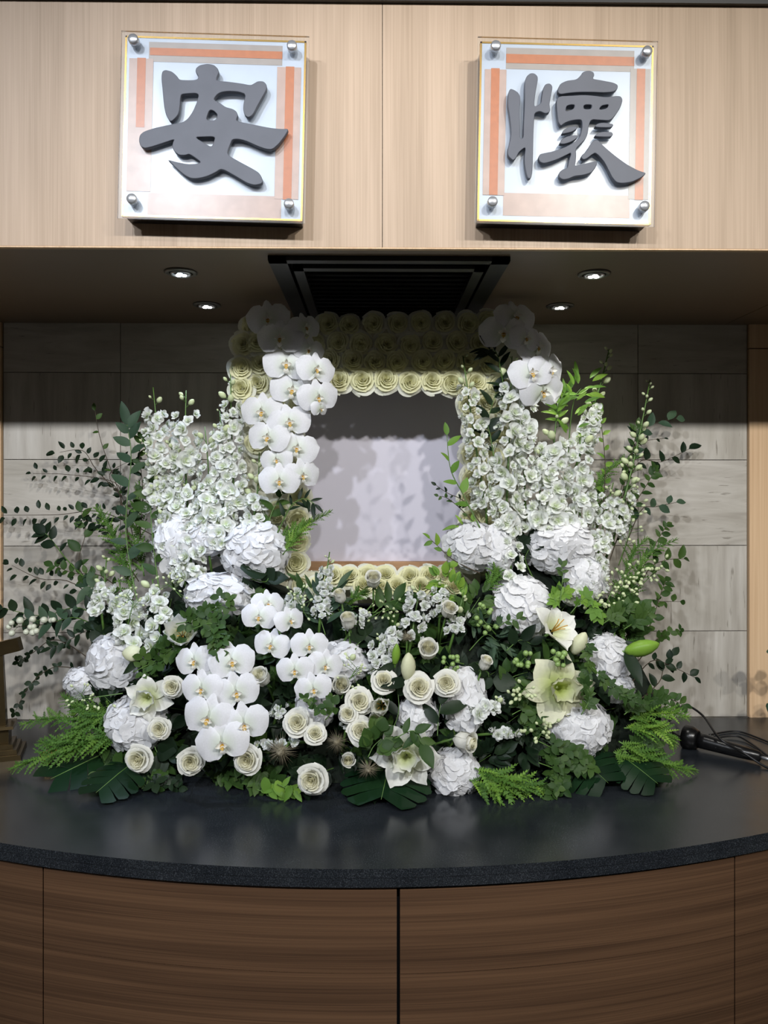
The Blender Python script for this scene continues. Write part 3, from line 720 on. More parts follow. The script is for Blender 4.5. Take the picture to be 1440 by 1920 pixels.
def fern(pts, lab, wpx, n=34, mesh_=None, dds=None, light=False, grp='feathery fern plumes'):
    dds = dds or [0]*len(pts)
    Q = [W(p[0], p[1], dep(*p)+dd) for p, dd in zip(pts, dds)]
    for q in Q: q.z = max(q.z, CT+.012); q.y = min(q.y, BACK-.04)
    S_ = []
    for i in range(len(Q)-1):
        p0, p1, p2, p3 = Q[max(0, i-1)], Q[i], Q[i+1], Q[min(len(Q)-1, i+2)]
        for k in range(6):
            t = k/6; S_.append(.5*((2*p1)+(-p0+p2)*t+(2*p0-5*p1+4*p2-p3)*t*t+(-p0+3*p1-3*p2+p3)*t**3))
    S_.append(Q[-1]); a = S_[0]
    t0 = thing('fern_plume', lab, 'fern', T(a), grp); I = T(a)
    b = MB().tube([p-a for p in S_], .0024, 5, .0008); part('rachis', b.build('rachis', M['stem']), t0, I)
    m = len(S_)-1; wl = wpx*PX(a.y)
    for i in range(n):
        f_ = .06+.94*(i+.5)/n; x = min(m-1e-3, f_*m); k = int(x); p = S_[k].lerp(S_[k+1], x-k); tg = (S_[k+1]-S_[k]).normalized()
        vw = Vector((U(-.25, .25), -.55, .8+U(-.3, .2)))
        sd = tg.cross(vw).normalized()*(1 if i % 2 else -1)
        sz = wl*min(1, .45+1.6*f_)*(1.12-f_)**.8*U(.85, 1.15)
        for c_ in range(2):
            dr = tg*U(.5, .9)+sd*(U(.5, .9) if c_ == 0 else U(.1, .35))+Vector((U(-.2, .2), U(-.5, .1), U(-.1, .5)*(c_+.3)))
            q = p; e = q+dr.normalized()*sz
            if e.z < CT+.004: q = q+Vector((0, 0, CT+.006-e.z))
            part('pinna', mesh_ or (PINL if light and random.random() < .5 else PIN), t0, along(q, dr, vw, sz, U(.9, 1.3)))
    return t0
# ------------------------------------------------------------------ portrait board and silk rose border
FD = 2.285; BD = 2.56
p0 = W(555, 1052, BD); p1 = W(905, 690, BD)
t = thing('blank_board', 'blank pale lavender board framed by the cream rose border', 'board', T((p0.x, BD, p0.z)))
part('board_panel', S('board_panel', (p0.x-.06, BD, p0.z), (p1.x+.06, BD+.022, p1.z+.08), M['screen']), t, Matrix())
z0 = W(700, 1068, BD-.03).z
part('ledge', S('ledge', (p0.x-.08, BD-.03, z0-.005), (p1.x+.08, BD+.022, p0.z), M['ledge']), t, Matrix(), label='oak-coloured ledge strip')
part('support', S('support', (p0.x+.05, BD+.001, CT), (p1.x-.05, BD+.02, z0-.006), M['dark']), t, Matrix())
def rect(pa, pb, y0, y1, b):
    a, c = W(*pa, FD), W(*pb, FD); b.box((min(a.x, c.x), y0, min(a.z, c.z)), (max(a.x, c.x), y1, max(a.z, c.z)))
t = thing('rose_border', 'cream backing frame packed with silk roses around the blank board', 'frame', T(W(700, 600, FD)))
b = MB(); rect((462, 606), (970, 712), FD+.012, FD+.05, b); part('top_rail', b.build('top_rail', M['backing'], False), t, Matrix())
b = MB(); rect((455, 712), (568, 1110), FD+.012, FD+.05, b); part('side_rail', b.build('side_rail', M['backing'], False), t, Matrix())
b = MB(); rect((884, 712), (980, 1110), FD+.012, FD+.05, b); part('side_rail', b.build('side_rail', M['backing'], False), t, Matrix())
b = MB(); rect((560, 1072), (900, 1130), FD-.01, FD+.03, b); part('bottom_rail', b.build('bottom_rail', M['backing'], False), t, Matrix())
za = W(700, 1130, FD).z
b = MB(); rect((445, 1110), (560, 1130), FD+.012, FD+.05, b); b.box((-.42, FD+.02, CT), (-.36, FD+.05, za+.03)); part('post', b.build('post', M['dark'], False), t, Matrix())
b = MB(); b.box((.30, FD+.02, CT), (.36, FD+.05, za+.03)); part('post', b.build('post', M['dark'], False), t, Matrix())
def silk(px, py, wpx, lab, dd=0, n=None, kk=None):
    d = FD+dd; p = W(px, py, d); R = wpx*PX(d)/2
    Mx = face(p, n or (U(-.12, .12), -1, U(-.12, .1)), U(0, 6), R); t = thing('silk_rose', lab, 'rose', Mx, 'cream silk roses of the border'); st = random.choice(SK)
    for me in st[0]: part('petal', me, t, Mx)
    part('heart', st[1], t, Mx)
rows = [('topmost shaded row', 48, [(614, 607), (655, 609), (700, 607), (746, 606), (789, 604), (834, 604), (878, 606), (916, 602)]),
        ('second row from the top', 50, [(590, 646), (633, 642), (676, 645), (724, 644), (770, 647), (811, 641), (857, 641), (900, 643)]),
        ('third row from the top', 52, [(616, 676), (661, 675), (703, 677), (744, 678), (792, 677), (833, 676), (876, 676), (920, 682)]),
        ('lowest row above the board', 54, [(636, 712), (679, 712), (724, 711), (769, 716), (810, 713), (848, 717), (893, 716), (934, 722)])]
for nm, wp, L in rows:
    for i, (x, y) in enumerate(L):
        silk(x, y, wp+U(-2, 3), f'cream silk rose, {ORD[i]} from the orchid end, in the {nm}')
L = [(474, 612), (455, 645), (481, 641), (452, 690), (487, 681), (483, 718), (452, 728), (520, 700), (560, 690), (470, 765), (520, 760), (560, 760), (545, 820), (480, 830), (545, 880), (500, 900), (560, 935), (520, 960), (558, 975), (520, 1005), (556, 1015), (520, 1050), (554, 1056), (568, 1095)]
for i, (x, y) in enumerate(L): silk(x, y, 52, f'cream silk rose on the upright beside the white orchids, {("twenty-"+ORD[i-20]) if i > 19 else ORD[i]} from the top', dd=U(-.02, .01))
L = [(915, 752), (880, 760), (945, 770), (890, 800), (930, 812), (885, 850), (925, 860), (888, 895), (930, 905), (884, 935), (886, 975), (920, 985), (890, 1015), (900, 1060)]
for i, (x, y) in enumerate(L): silk(x, y, 52, f'cream silk rose on the upright behind the tall stock spikes, {ORD[i]} from the top', dd=U(-.02, .01))
L = [(600, 1096), (622, 1078), (655, 1080), (682, 1096), (690, 1077), (712, 1100), (722, 1078), (745, 1097), (768, 1080), (790, 1098), (806, 1079), (834, 1080), (850, 1100)]
for i, (x, y) in enumerate(L): silk(x, y, 50, f'cream silk rose under the oak ledge, {ORD[i]} from the brass stand end', dd=-.05+(-.02 if y > 1090 else 0), n=(U(-.15, .15), -1, .6))
# ------------------------------------------------------------------ wet foam carrying the stems (seen dark between the flowers)
t = thing('floral_foam', 'dark green foam mound holding the stems, mostly hidden under the flowers', 'foam', T((-.03, 2.2, CT)))
b = MB(); cols = list(range(180, 1241, 53)); V = []
for px in cols:
    top = float(np.interp(px, [180, 300, 420, 560, 660, 790, 900, 1000, 1100, 1240], [1330, 1110, 1060, 1120, 1180, 1180, 1100, 1040, 1060, 1320]))
    ys = [top+(1455-30*abs(px-700)/600-top)*k/5 for k in range(6)]
    P_ = [W(px, y, min(dep(px, y)+.085, 2.47)) for y in ys]; P_[-1].z = CT+.001
    for q in P_: q.z = max(q.z, CT+.001)
    V.append([Vector((P_[0].x, 2.50, CT+.001)), Vector((P_[0].x, 2.50, P_[0].z))]+P_)
nn = len(V[0]); Vf = [v for c in V for v in c]
Ff = [(i*nn+k, i*nn+(k+1) % nn, (i+1)*nn+(k+1) % nn, (i+1)*nn+k) for i in range(len(V)-1) for k in range(nn)]+[tuple(range(nn)), tuple((len(V)-1)*nn+k for k in range(nn-1, -1, -1))]
part('foam_block', mesh('foam_block', Vf, Ff, M['foam'], False), t, Matrix())
# ------------------------------------------------------------------ orchids
def spray(lab, blooms, stem_pts, dd=-.05):
    a = W(*blooms[-1][:2], dep(*blooms[-1][:2])+dd+.03)
    t = thing('orchid_spray', lab, 'orchid', T(a), 'white moth orchid sprays'); I = T(a)
    pp = [W(x, y, dep(x, y)+dd+.035)-a for x, y in stem_pts]
    part('stem', MB().tube(pp, .003, 6, .0018).build('stem', M['stem']), t, I)
    for i, bl in enumerate(blooms):
        x, y, wp = bl[:3]; yaw = bl[3] if len(bl) > 3 else U(-.2, .2); pit = bl[4] if len(bl) > 4 else U(-.1, .2)
        d = dep(x, y)+dd-.012*(i % 3)-(bl[5] if len(bl) > 5 else 0)
        n = Vector((math.sin(yaw), -math.cos(yaw), pit)); R = wp*PX(d)/2
        Mx = face(W(x, y-wp*.08, d), n, U(-.22, .22), R); o = random.choice(OR)
        bm_ = part('bloom', o[0], t, Mx)
        for pm in o[1]: part('petal', pm, bm_, Mx @ T((0, 0, .02)) @ Matrix.Rotation(U(-.08, .08), 4, 'Y'))
        part('lip', o[2], bm_, Mx); part('lip_tip', o[3], bm_, Mx)
    return t
spray('white moth orchid spray cascading down the border corner beside the tall delphiniums', [(572, 620, 62, .5, .1), (503, 606, 80, 0, .05), (525, 643, 84, .05, .1), (578, 662, 60, .3, 0), (537, 692, 86, .1, .1), (592, 700, 74, .45, .1), (548, 740, 84, .1, .1), (596, 752, 76, .3, -.1)], [(510, 590), (525, 640), (545, 700), (575, 745)])
spray('white moth orchid spray below the corner spray, hanging beside the blank board', [(492, 780, 80, -.1, 0), (543, 800, 80, .1, .1), (503, 828, 78, -.1, .1), (556, 848, 80, .2, .1), (519, 868, 60, 0, 0), (524, 909, 76, .1, .05), (566, 898, 70, .4, 0), (600, 770, 40, .8, -.2)], [(495, 765), (525, 820), (545, 880), (550, 920)])
spray('white moth orchid spray on the border corner on the cord side', [(966, 603, 80, .2, .3), (944, 634, 92, -.1, .1), (985, 640, 64, .3, 0), (1003, 658, 84, .5, .1), (1027, 702, 84, .6, 0), (996, 708, 84, .1, .1), (1015, 742, 92, .35, -.3)], [(950, 600), (985, 650), (1010, 700), (1015, 745)])
spray('white moth orchid spray tumbling from below the hydrangeas towards the silver thistles, upper of two', [(502, 1138, 60, .35, .3), (486, 1163, 66, 0, .2), (543, 1169, 58, .5, .2), (509, 1216, 68, -.1, .2), (580, 1217, 68, .1, .15), (553, 1263, 68, .0, .1), (609, 1254, 66, .3, .1), (588, 1298, 68, .1, .1)], [(495, 1120), (520, 1180), (560, 1240), (590, 1290)], -.075)
spray('white moth orchid spray low at the front, its largest blooms beside two single roses', [(366, 1246, 74, -.2, .2), (435, 1249, 84, .2, .3), (379, 1298, 76, -.1, .1), (443, 1306, 86, .2, .15), (405, 1275, 70, .0, .2, -.03), (391, 1355, 96, -.05, .1), (458, 1366, 90, .15, .1), (418, 1402, 98, 0, .1)], [(390, 1220), (410, 1280), (425, 1340), (418, 1395)], -.085)
# ------------------------------------------------------------------ hydrangeas
for a in [(470, 1030, 62, 'round white hydrangea beside the roses of the board upright, above a green leaf', 54),
          (402, 1117, 64, 'wide flat white hydrangea touching the upper orchid spray', 42),
          (322, 1012, 46, 'loose bluish-white hydrangea behind the thin budded spike', 58),
          (378, 1008, 38, 'small bluish-white hydrangea between two other heads under the delphiniums', 34),
          (206, 1240, 58, 'white hydrangea behind the large green-white bud near the brass stand', 50),
          (146, 1278, 36, 'small white hydrangea closest to the brass stand', 28),
          (246, 1358, 60, 'large cream-white hydrangea low beside the feathery ferns', 50),
          (888, 1022, 50, 'white hydrangea beside the oak ledge end on the cord side', 46),
          (938, 1030, 34, 'small white hydrangea tucked against the ledge-side hydrangea', 46),
          (1060, 1020, 64, 'large creamy hydrangea under the tall cord-side delphiniums', 52),
          (1105, 1085, 40, 'greyish-white hydrangea hanging under the large creamy one', 46),
          (986, 1136, 58, 'round white hydrangea directly above the open cream lily', 60),
          (1146, 1232, 50, 'white hydrangea in front of the fat green lily bud', 46),
          (1165, 1290, 34, 'small half-hidden hydrangea under ivy leaves on the cord side', 26),
          (1096, 1366, 60, 'large white hydrangea low above the cord-side glossy leaves', 52),
          (856, 1448, 46, 'ruffled white hydrangea at the bottom edge beside the green fern', 42),
          (640, 1245, 50, 'white hydrangea behind the orchids and cream roses at centre', 42),
          (872, 1308, 44, 'white hydrangea behind the pair of open cream roses', 60),
          (786, 1345, 38, 'white hydrangea under the large open rose at centre', 40),
          (588, 1325, 36, 'white hydrangea shaded beneath the upper orchid spray', 42)]:
    hydrangea(a[0], a[1], a[2], a[3], a[4], dd=.0)
# ------------------------------------------------------------------ roses
for x, y, wp, k, lab, n in [
    (700, 1085, 36, 'bud', 'side-on white rose on a straight stem against the border roses', (0, -.75, .75)),
    (637, 1115, 30, 'bud', 'slim white rose bud beside the pale stock under the ledge', (-.2, -.6, 1)),
    (652, 1161, 36, 'bud', 'white rose goblet seen from the side above dark leaves', (-.1, -.6, 1)),
    (842, 1142, 36, 'bud', 'white rose half open beside the berries, below the ledge end', (.2, -.8, .7)),
    (803, 1217, 44, 'bud', 'half-open white rose above the two white lily buds', (.0, -1, .7)),
    (911, 1241, 30, 'bud', 'pointed white rose bud on its own amid dark leaves', (.4, -.6, 1)),
    (786, 1289, 52, 'open', 'large open cream rose at the centre, widest of the roses', (.05, -1, .35)),
    (837, 1281, 46, 'open', 'open cream rose with a round heart in front of a hydrangea', (-.1, -1, .25)),
    (720, 1276, 44, 'open', 'cream rose behind the opening white lily', (0, -1, .5)),
    (639, 1284, 44, 'bud', 'cream rose half open below the lowest upper orchids', (.2, -1, .5)),
    (674, 1315, 48, 'open', 'full cream rose touching the opening white lily', (.1, -1, .3)),
    (652, 1338, 34, 'open', 'small cream rose tucked under the full cream rose', (-.2, -1, .3)),
    (488, 1268, 42, 'bud', 'white rose between the two orchid sprays', (-.3, -.8, .6)),
    (677, 1370, 48, 'open', 'open cream rose above the silver thistles', (0, -1, .4)),
    (557, 1355, 48, 'open', 'ruffled white rose below the upper orchid spray', (0, -1, .3)),
    (591, 1375, 38, 'open', 'small cream rose beside the ruffled white rose', (.1, -1, .5)),
    (584, 1463, 54, 'open', 'lone cream rose lowest of all at the counter edge', (-.2, -1, .1)),
    (463, 1426, 50, 'open', 'shaded cream rose beneath the lowest orchid bloom', (-.1, -1, .1)),
    (357, 1429, 46, 'open', 'oval white rose beside the lowest orchid bloom', (.2, -1, .1)),
    (258, 1424, 48, 'open', 'white rose below the large low hydrangea', (-.1, -1, .1)),
    (298, 1367, 38, 'open', 'small white rose against the large low hydrangea', (.1, -1, .15)),
    (322, 1288, 38, 'open', 'small white rose touching the double white lily', (.0, -1, .2)),
    (876, 1391, 46, 'bud', 'white rose turned sideways above the bottom hydrangea', (.9, -.8, .0)),
    (653, 1424, 34, 'bud', 'dull cream rose bud between the silver thistles', (.0, -1, .1))]:
    rose(x, y, wp, k, lab, n, dd=-.035 if k == 'open' else -.03)
# ------------------------------------------------------------------ delphinium and stock spikes
BS = 'beside the orchids'
for i, a in enumerate([(190, 1150, 200, 1045, 44, .5), (250, 1210, 222, 1085, 64, .2), (300, 1230, 285, 1085, 62, .15), (345, 1090, 268, 822, 40, .8), (300, 960, 287, 726, 58, .22), (352, 960, 349, 732, 62, .2), (318, 1050, 322, 830, 62, .12), (392, 1040, 384, 800, 62, .15), (440, 960, 432, 690, 56, .25), (420, 1030, 412, 770, 58, .18), (470, 1000, 486, 848, 52, .55), (360, 1090, 350, 900, 56, .12)]):
    nm = ['short white delphinium spike lowest above the white hydrangea near the brass stand', 'bushy short delphinium spike above the green-white lily bud', 'bushy short delphinium spike beside the wide flat hydrangea', 'thin delphinium spike of pale green buds leaning towards the brass stand', 'tall white delphinium with its tip high on the dark tiles, outermost of the tall pair', 'tall white delphinium with a budded tip, inner one of the pair on dark tiles', 'full white delphinium spike below the tall outermost one', 'full bluish-white delphinium spike in the middle of the bank beside the orchids', 'slender white delphinium climbing the rose border upright beside the orchids', 'white delphinium between the orchids and the middle of the bank', 'greenish budded delphinium spike just under the hanging orchids', 'white delphinium low behind the bluish hydrangeas'][i]
    spike(*a[:5], nm, 'delph', a[5], bow=U(-.03, .03), dd0=.02 if i > 2 else -.02, dd1=0)
for i, a in enumerate([(912, 960, 868, 668, 52, .22), (948, 1000, 960, 668, 66, .12), (985, 960, 984, 690, 58, .1), (1035, 1010, 1046, 755, 70, .3), (1003, 1005, 1015, 850, 70, .05), (1088, 985, 1088, 820, 66, .1), (1085, 860, 1142, 655, 46, .55), (1112, 1110, 1150, 905, 54, .15), (1150, 1010, 1219, 712, 46, .7), (1085, 1125, 1120, 1010, 60, .05), (960, 1080, 945, 960, 62, .05), (1060, 1000, 1062, 900, 62, .05)]):
    nm = ['slim white delphinium spike standing against the edge of the blank board', 'tall full white delphinium directly under the cord-side orchids, inner one', 'full white delphinium touching the side-on orchid bloom', 'white delphinium with pale green buds at its tip, third tall one from the board', 'dense white delphinium low between two taller spikes on the cord side', 'dense white delphinium under the bright green leafy tips', 'slender delphinium whose green budded tip rises highest on the cord side', 'white delphinium leaning outwards above the large creamy hydrangea', 'budded green delphinium spike outermost on the cord side', 'short white delphinium behind the greyish hydrangea', 'short white delphinium above the dark round leaf', 'short white delphinium just above the large creamy hydrangea'][i]
    spike(*a[:5], nm, 'delph', a[5], bow=U(-.02, .02), dd0=.02, dd1=0)
for i, a in enumerate([(600, 1160, 618, 1035, 36, .25), (770, 1205, 788, 1095, 56, .12), (715, 1260, 742, 1165, 46, .15), (706, 1240, 714, 1190, 44, .3), (880, 1345, 940, 1308, 62, .25), (518, 1345, 528, 1322, 36, .0), (552, 1392, 478, 1398, 38, .15), (545, 1150, 560, 1090, 42, .3), (648, 1370, 655, 1335, 32, .4), (850, 1190, 870, 1110, 40, .5), (640, 1255, 668, 1215, 40, .6), (930, 1375, 990, 1372, 42, .5), (825, 1150, 826, 1085, 38, .3), (660, 1180, 700, 1130, 34, .4)]):
    nm = ['pale stock spike rising in front of the oak ledge', 'plump white stock spike above the half-open rose', 'white stock spike above the upright lily buds', 'small white stock beside the dark leaf at centre', 'greenish-white stock lying towards the cream lily', 'stubby white stock beside the ruffled white rose', 'white stock lying flat above the tan grassy thistle', 'white stock at the foot of the border upright below the round hydrangea', 'small greenish stock between two cream roses', 'loose greenish stock among the berries below the ledge end', 'greenish stock buds in front of the centre hydrangea', 'white stock lying sideways above the green fern', 'thin white stock behind the half-open rose below the ledge end', 'loose white stock behind the goblet rose'][i]
    spike(*a[:5], nm, 'stock', a[5], name='stock_flower', cat='stock', grp='white stock spikes', fs=.6, dd0=-.01, dd1=-.02)
# ------------------------------------------------------------------ lilies, lily buds
def lily(px, py, wp, lab, n, inner=True, mat='lily', opn=.9, npet=6, dd=-.045):
    d = dep(px, py)+dd; p = W(px, py, d); R = wp*1.18*PX(d)/2; Mx = face(p, n, U(0, 1), R)
    t = thing('lily', lab, 'lily', Mx, 'open white lilies')
    for j in range(npet):
        a = 2*PI*j/npet+U(-.1, .1); b = MB(); wd = .80 if j % 2 == 0 else .60
        blade(b, U(.9, 1.1), wd, .12, (.45 if opn > .5 else -.25)*U(.7, 1.2), 0, -.25+.02*(j % 2), 5, 7, .06, .16, .25, lift=.55+(.4 if opn < .5 else 0))
        part('petal', b.build('petal', M[mat]), t, Mx @ Matrix.Rotation(a, 4, 'Z') @ Matrix.Rotation((1-opn)*.9, 4, 'X'))
    if inner:
        for j in range(6):
            b = MB(); blade(b, U(.5, .7), .5, .15, -.1, 0, -.1, 4, 5, .10, .3, .3, lift=.5)
            part('inner_petal', b.build('inner_petal', M[mat]), t, Mx @ Matrix.Rotation(2*PI*j/5+.5, 4, 'Z') @ Matrix.Rotation(.35, 4, 'X'))
    else:
        b = MB()
        for j in range(5):
            a = 2*PI*j/5; e = Vector((.2*math.cos(a), .2*math.sin(a), .45)); b.tube([(0, 0, -.2), e*.6, e], .018, 4)
        part('stamens', b.build('stamens', M['anther']), t, Mx)
    b = MB(); stemto(b, p-Vector(n).normalized()*R*.25, Vector(n), .14, .004); Mi = Mx.inverted(); b.V = [tuple(Mi @ Vector(v)) for v in b.V]
    part('stem', b.build('stem', M['stem']), t, Mx)
lily(1040, 1180, 92, 'cream-white lily opening towards the cord side below the round hydrangea', (.5, -.7, .6), False, 'lily', .55)
lily(1046, 1290, 124, 'wide double greenish-cream lily, largest lily in the arrangement', (.05, -1, .15), True, 'lilyc', 1)
lily(278, 1308, 82, 'double white lily above the large low hydrangea near the ferns', (.05, -1, .1), True, 'lily', .85)
lily(342, 1192, 80, 'white lily with upright petals behind the low orchid spray', (.1, -.9, .5), False, 'lily', .5)
lily(762, 1418, 110, 'cream double lily at the bottom with glossy leaves lying over it', (-.1, -1, .15), True, 'lily', .9)
lily(716, 1322, 70, 'white lily just opening beside the large open rose', (-.1, -1, .25), False, 'lily', .4)
lily(702, 1350, 46, 'small green-throated lily petal cup above the thistle rose', (.2, -1, .2), False, 'lily', .5)
BUDL = {k: ovoid(1, .24, M[m_], 'bud', 12, 1, [(.25, 0), (.6, .08), (.9, .3), (1, .5), (.85, .72), (.45, .92), (.12, 1), (1e-6, 1.01)]) for k, m_ in (('g', 'budgreen'), ('c', 'budcream'))}
for x0, y0, x1, y1, wd, k, lab in [(268, 1228, 229, 1224, 1.9, 'c', 'fat green-white bud lying against a hydrangea near the brass stand'), (1074, 1226, 1098, 1186, 1.3, 'c', 'cream lily bud between the opening lily and a hydrangea'),
        (1172, 1222, 1236, 1207, 1.1, 'g', 'long bright green lily bud pointing to the cord side'), (763, 1275, 766, 1224, 1.2, 'c', 'upright white lily bud behind the large open rose'), (740, 1246, 744, 1207, .9, 'g', 'slim upright green lily bud beside a white one')]:
    d0 = dep(x0, y0)-.045; a = W(x0, y0, d0); c = W(x1, y1, d0-.01); L = (c-a).length
    Mx = along(a, c-a, (0, -1, 0), 1) @ Matrix.Rotation(-PI/2, 4, 'X') @ Matrix.Diagonal((L*wd, L*wd, L, 1))
    t = thing('lily_bud', lab, 'lily bud', Mx, 'closed lily buds'); part('bud', BUDL[k], t, Mx)
    b = MB(); q = a-(c-a).normalized()*.03+Vector((0, .03, 0)); b.tube([a, q, q+Vector((0, .07, -.02))], .004, 6); Mi = Mx.inverted(); b.V = [tuple(Mi @ Vector(v)) for v in b.V]
    part('stem', b.build('stem', M['stem']), t, Mx)
    part('leaf', LF['la_dark'], t, along(a, (c-a)*.4+Vector((-.03, -.02, -.03)), (0, -1, .3), L*1.1, 1.3))
# ------------------------------------------------------------------ thistles
for x, y, wp, lab, nn in [(632, 1392, 62, 'silver thistle with spiky bracts above the shaded rose bud', (-.2, -1, .3)), (690, 1442, 60, 'brownish thistle at the bottom edge above the split leaf', (.1, -1, -.1)), (528, 1408, 84, 'tan thistle with long spread bracts beside the flat stock', (-.3, -1, -.1)), (763, 1195, 40, 'grey-green thistle standing above the lily buds', (0, -.5, 1))]:
    d = dep(x, y)-.045; R = wp*PX(d)/2; Mx = face(W(x, y, d), nn, 0, R); t = thing('thistle', lab, 'thistle', Mx, 'spiky thistles')
    part('flower_head', MB().lathe([(.08, -.3), (.2, -.15), (.22, .1), (.15, .3), (1e-6, .38)], 12).build('flower_head', M['thistle']), t, Mx)
    b = MB()
    for j in range(150):
        a = U(0, 2*PI); el = U(-.2, 1.3); L = U(.55, 1.0); dr = Vector((math.cos(a)*math.cos(el), math.sin(a)*math.cos(el), math.sin(el))); s0 = dr*.15; e = dr*L+Vector((0, 0, -.1)); k = dr.cross(Vector((.1, .2, 1))).normalized()*.016
        b.add([s0-k, s0+k, e, s0+Vector((0, 0, .05))], [(0, 1, 2), (1, 3, 2), (3, 0, 2)])
    part('bracts', b.build('bracts', M['thistle']), t, Mx, kind='stuff')
    b = MB(); stemto(b, Vector((0, 0, -.28)), Vector((0, 0, 1)), .10/R, .08); part('stem', b.build('stem', M['stem']), t, Mx)
# ------------------------------------------------------------------ large split leaves lying on the counter
def monstera(pc, tip, wid, lab, tilt=.0, lift=.03):
    a, c = pc, tip; L = (c-a).length; up = Vector((0, -.25, 1)) if tilt == 0 else Vector((0, -tilt, 1))
    Mx = along(a, c-a, up, L); t = thing('split_leaf', lab, 'leaf', Mx, 'large split leaves at the foot of the arrangement')
    wd = wid/L; H = lambda x, y: lift/L*1.0-.35*x*x/wd-.06*y*y
    bw = lambda y: wd*.5*math.sin(PI*min(1, .12+.84*y))**.6
    for sg in (1, -1):
        n = 5
        for j in range(n):
            y0 = .02+.92*j/n; y1 = .02+.92*(j+1)/n; sw = .16+.1*j/n
            def fn(u, v, y0=y0, y1=y1, sg=sg, sw=sw, j=j):
                k = (u+1)/2; gap = .0 if v < .4 else .09*(v-.4)/.6
                yy = y0+(y1-y0)*(gap*.5+k*(1-gap)); w_ = bw(yy)*v*(1-.07*(abs(u)**3)*(v > .7)); y = yy+sw*v-.05*v*v
                return Vector((sg*w_, y, H(w_, y)))
            b = MB().patch(fn, 4, 6)
            if sg < 0: b.F = [f[::-1] for f in b.F]
            part('leaf_lobe', b.build('leaf_lobe', M['monstera']), t, Mx)
    part('midrib', MB().tube([(0, -.12, H(0, 0)), (0, .5, H(0, .5)+.004), (0, 1.0, H(0, 1.0)+.004)], .012, 6, .004).build('midrib', M['stem']), t, Mx)
Z = lambda x, y, z=.812: WZ(x, y, z)
monstera(Z(735, 1432, .85), Z(715, 1512, .803), .24, 'split leaf at the front centre under the cream double lily', .15)
monstera(Z(250, 1405, .84), Z(95, 1470, .806), .20, 'broad dark split leaf under the ferns near the brass stand', .5)
monstera(Z(260, 1440, .83), Z(180, 1500, .803), .16, 'dark drooping split leaf below the low hydrangea', .4)
monstera(Z(1075, 1425, .845), Z(1140, 1480, .804), .20, 'glossy dark split leaf beneath the large low cord-side hydrangea', .7)
monstera(Z(1160, 1430, .84), Z(1232, 1482, .804), .16, 'green split leaf under the outermost cord-side fern', .5)
monstera(Z(540, 1415, .84), Z(575, 1470, .804), .14, 'dark split leaf behind the lone lowest rose', .5)
# ------------------------------------------------------------------ fern plumes
for pts, wp, lab, dd in [([(235, 1345), (160, 1335), (118, 1305)], 42, 'upper small fern plume reaching towards the brass stand', [.02, 0, 0]), ([(230, 1365), (120, 1345), (40, 1358)], 44, 'fern plume with its tip against the lower wall tiles', [.02, 0, .02]),
        ([(230, 1375), (130, 1395), (75, 1392)], 46, 'short fern plume in the middle of the brass-stand side', [0, -.02, 0]), ([(225, 1385), (110, 1410), (22, 1450)], 54, 'long fern plume drooping onto the counter before the brass stand', [0, -.02, -.02]),
        ([(200, 1340), (150, 1370), (120, 1420)], 44, 'shaded fern plume hanging over the gold cup', [0, -.02, -.02]),
        ([(890, 1440), (960, 1470), (1036, 1516)], 62, 'bright fern plume lying on the counter front beside the ruffled hydrangea', [-.02, -.03, -.01]), ([(880, 1462), (930, 1485), (990, 1505)], 50, 'lower companion of the bright front fern plume', [-.02, -.03, 0]),
        ([(1160, 1390), (1230, 1430), (1302, 1480)], 52, 'long fern plume pointing outwards over the counter on the cord side', [0, -.02, 0]), ([(1150, 1410), (1200, 1440), (1240, 1470)], 50, 'inner fern plume over the cord-side split leaf', [0, -.02, 0]),
        ([(1180, 1350), (1240, 1335), (1290, 1345)], 42, 'light fern plume above the black spotlight', [0, 0, .0]), ([(1170, 1365), (1235, 1370), (1262, 1395)], 48, 'dense fern plume beside the black spotlight', [0, 0, 0]),
        ([(1160, 1240), (1200, 1060), (1268, 1012)], 40, 'upright fern plume against the cord-side tiles', [.0, .05, .08]), ([(1150, 1200), (1180, 1050), (1215, 1010)], 36, 'smaller upright fern plume beside the cord-side tiles', [.0, .05, .06]),
        ([(530, 1040), (570, 990), (620, 960)], 34, 'light green fern tip reaching in front of the blank board', [.0, .0, .0]), ([(500, 1040), (545, 1000), (590, 975)], 34, 'second fern tip behind the one reaching over the blank board', [.02, .02, .02]),
        ([(1120, 1000), (1125, 900), (1190, 855)], 40, 'fern plume behind the cord-side delphinium leaning to the wall', [.03, .06, .08]),
        ([(250, 1120), (215, 1010), (180, 950)], 44, 'fern plume behind the broad-leaved stem near the brass stand', [.04, .06, .08]), ([(270, 1080), (255, 980), (262, 900)], 40, 'fern plume hidden behind the outermost delphiniums', [.04, .06, .06]),
        ([(640, 1160), (665, 1120), (690, 1110)], 30, 'little fern tip beside the goblet rose', [0, 0, 0]), ([(905, 1110), (930, 1080), (925, 1050)], 34, 'upright fern tips below the ledge-side hydrangea', [0, 0, 0])]:
    fern(pts, lab, wp, 26 if wp < 45 else 32, None, dd, light=wp >= 60 or 'light' in lab or 'bright' in lab)
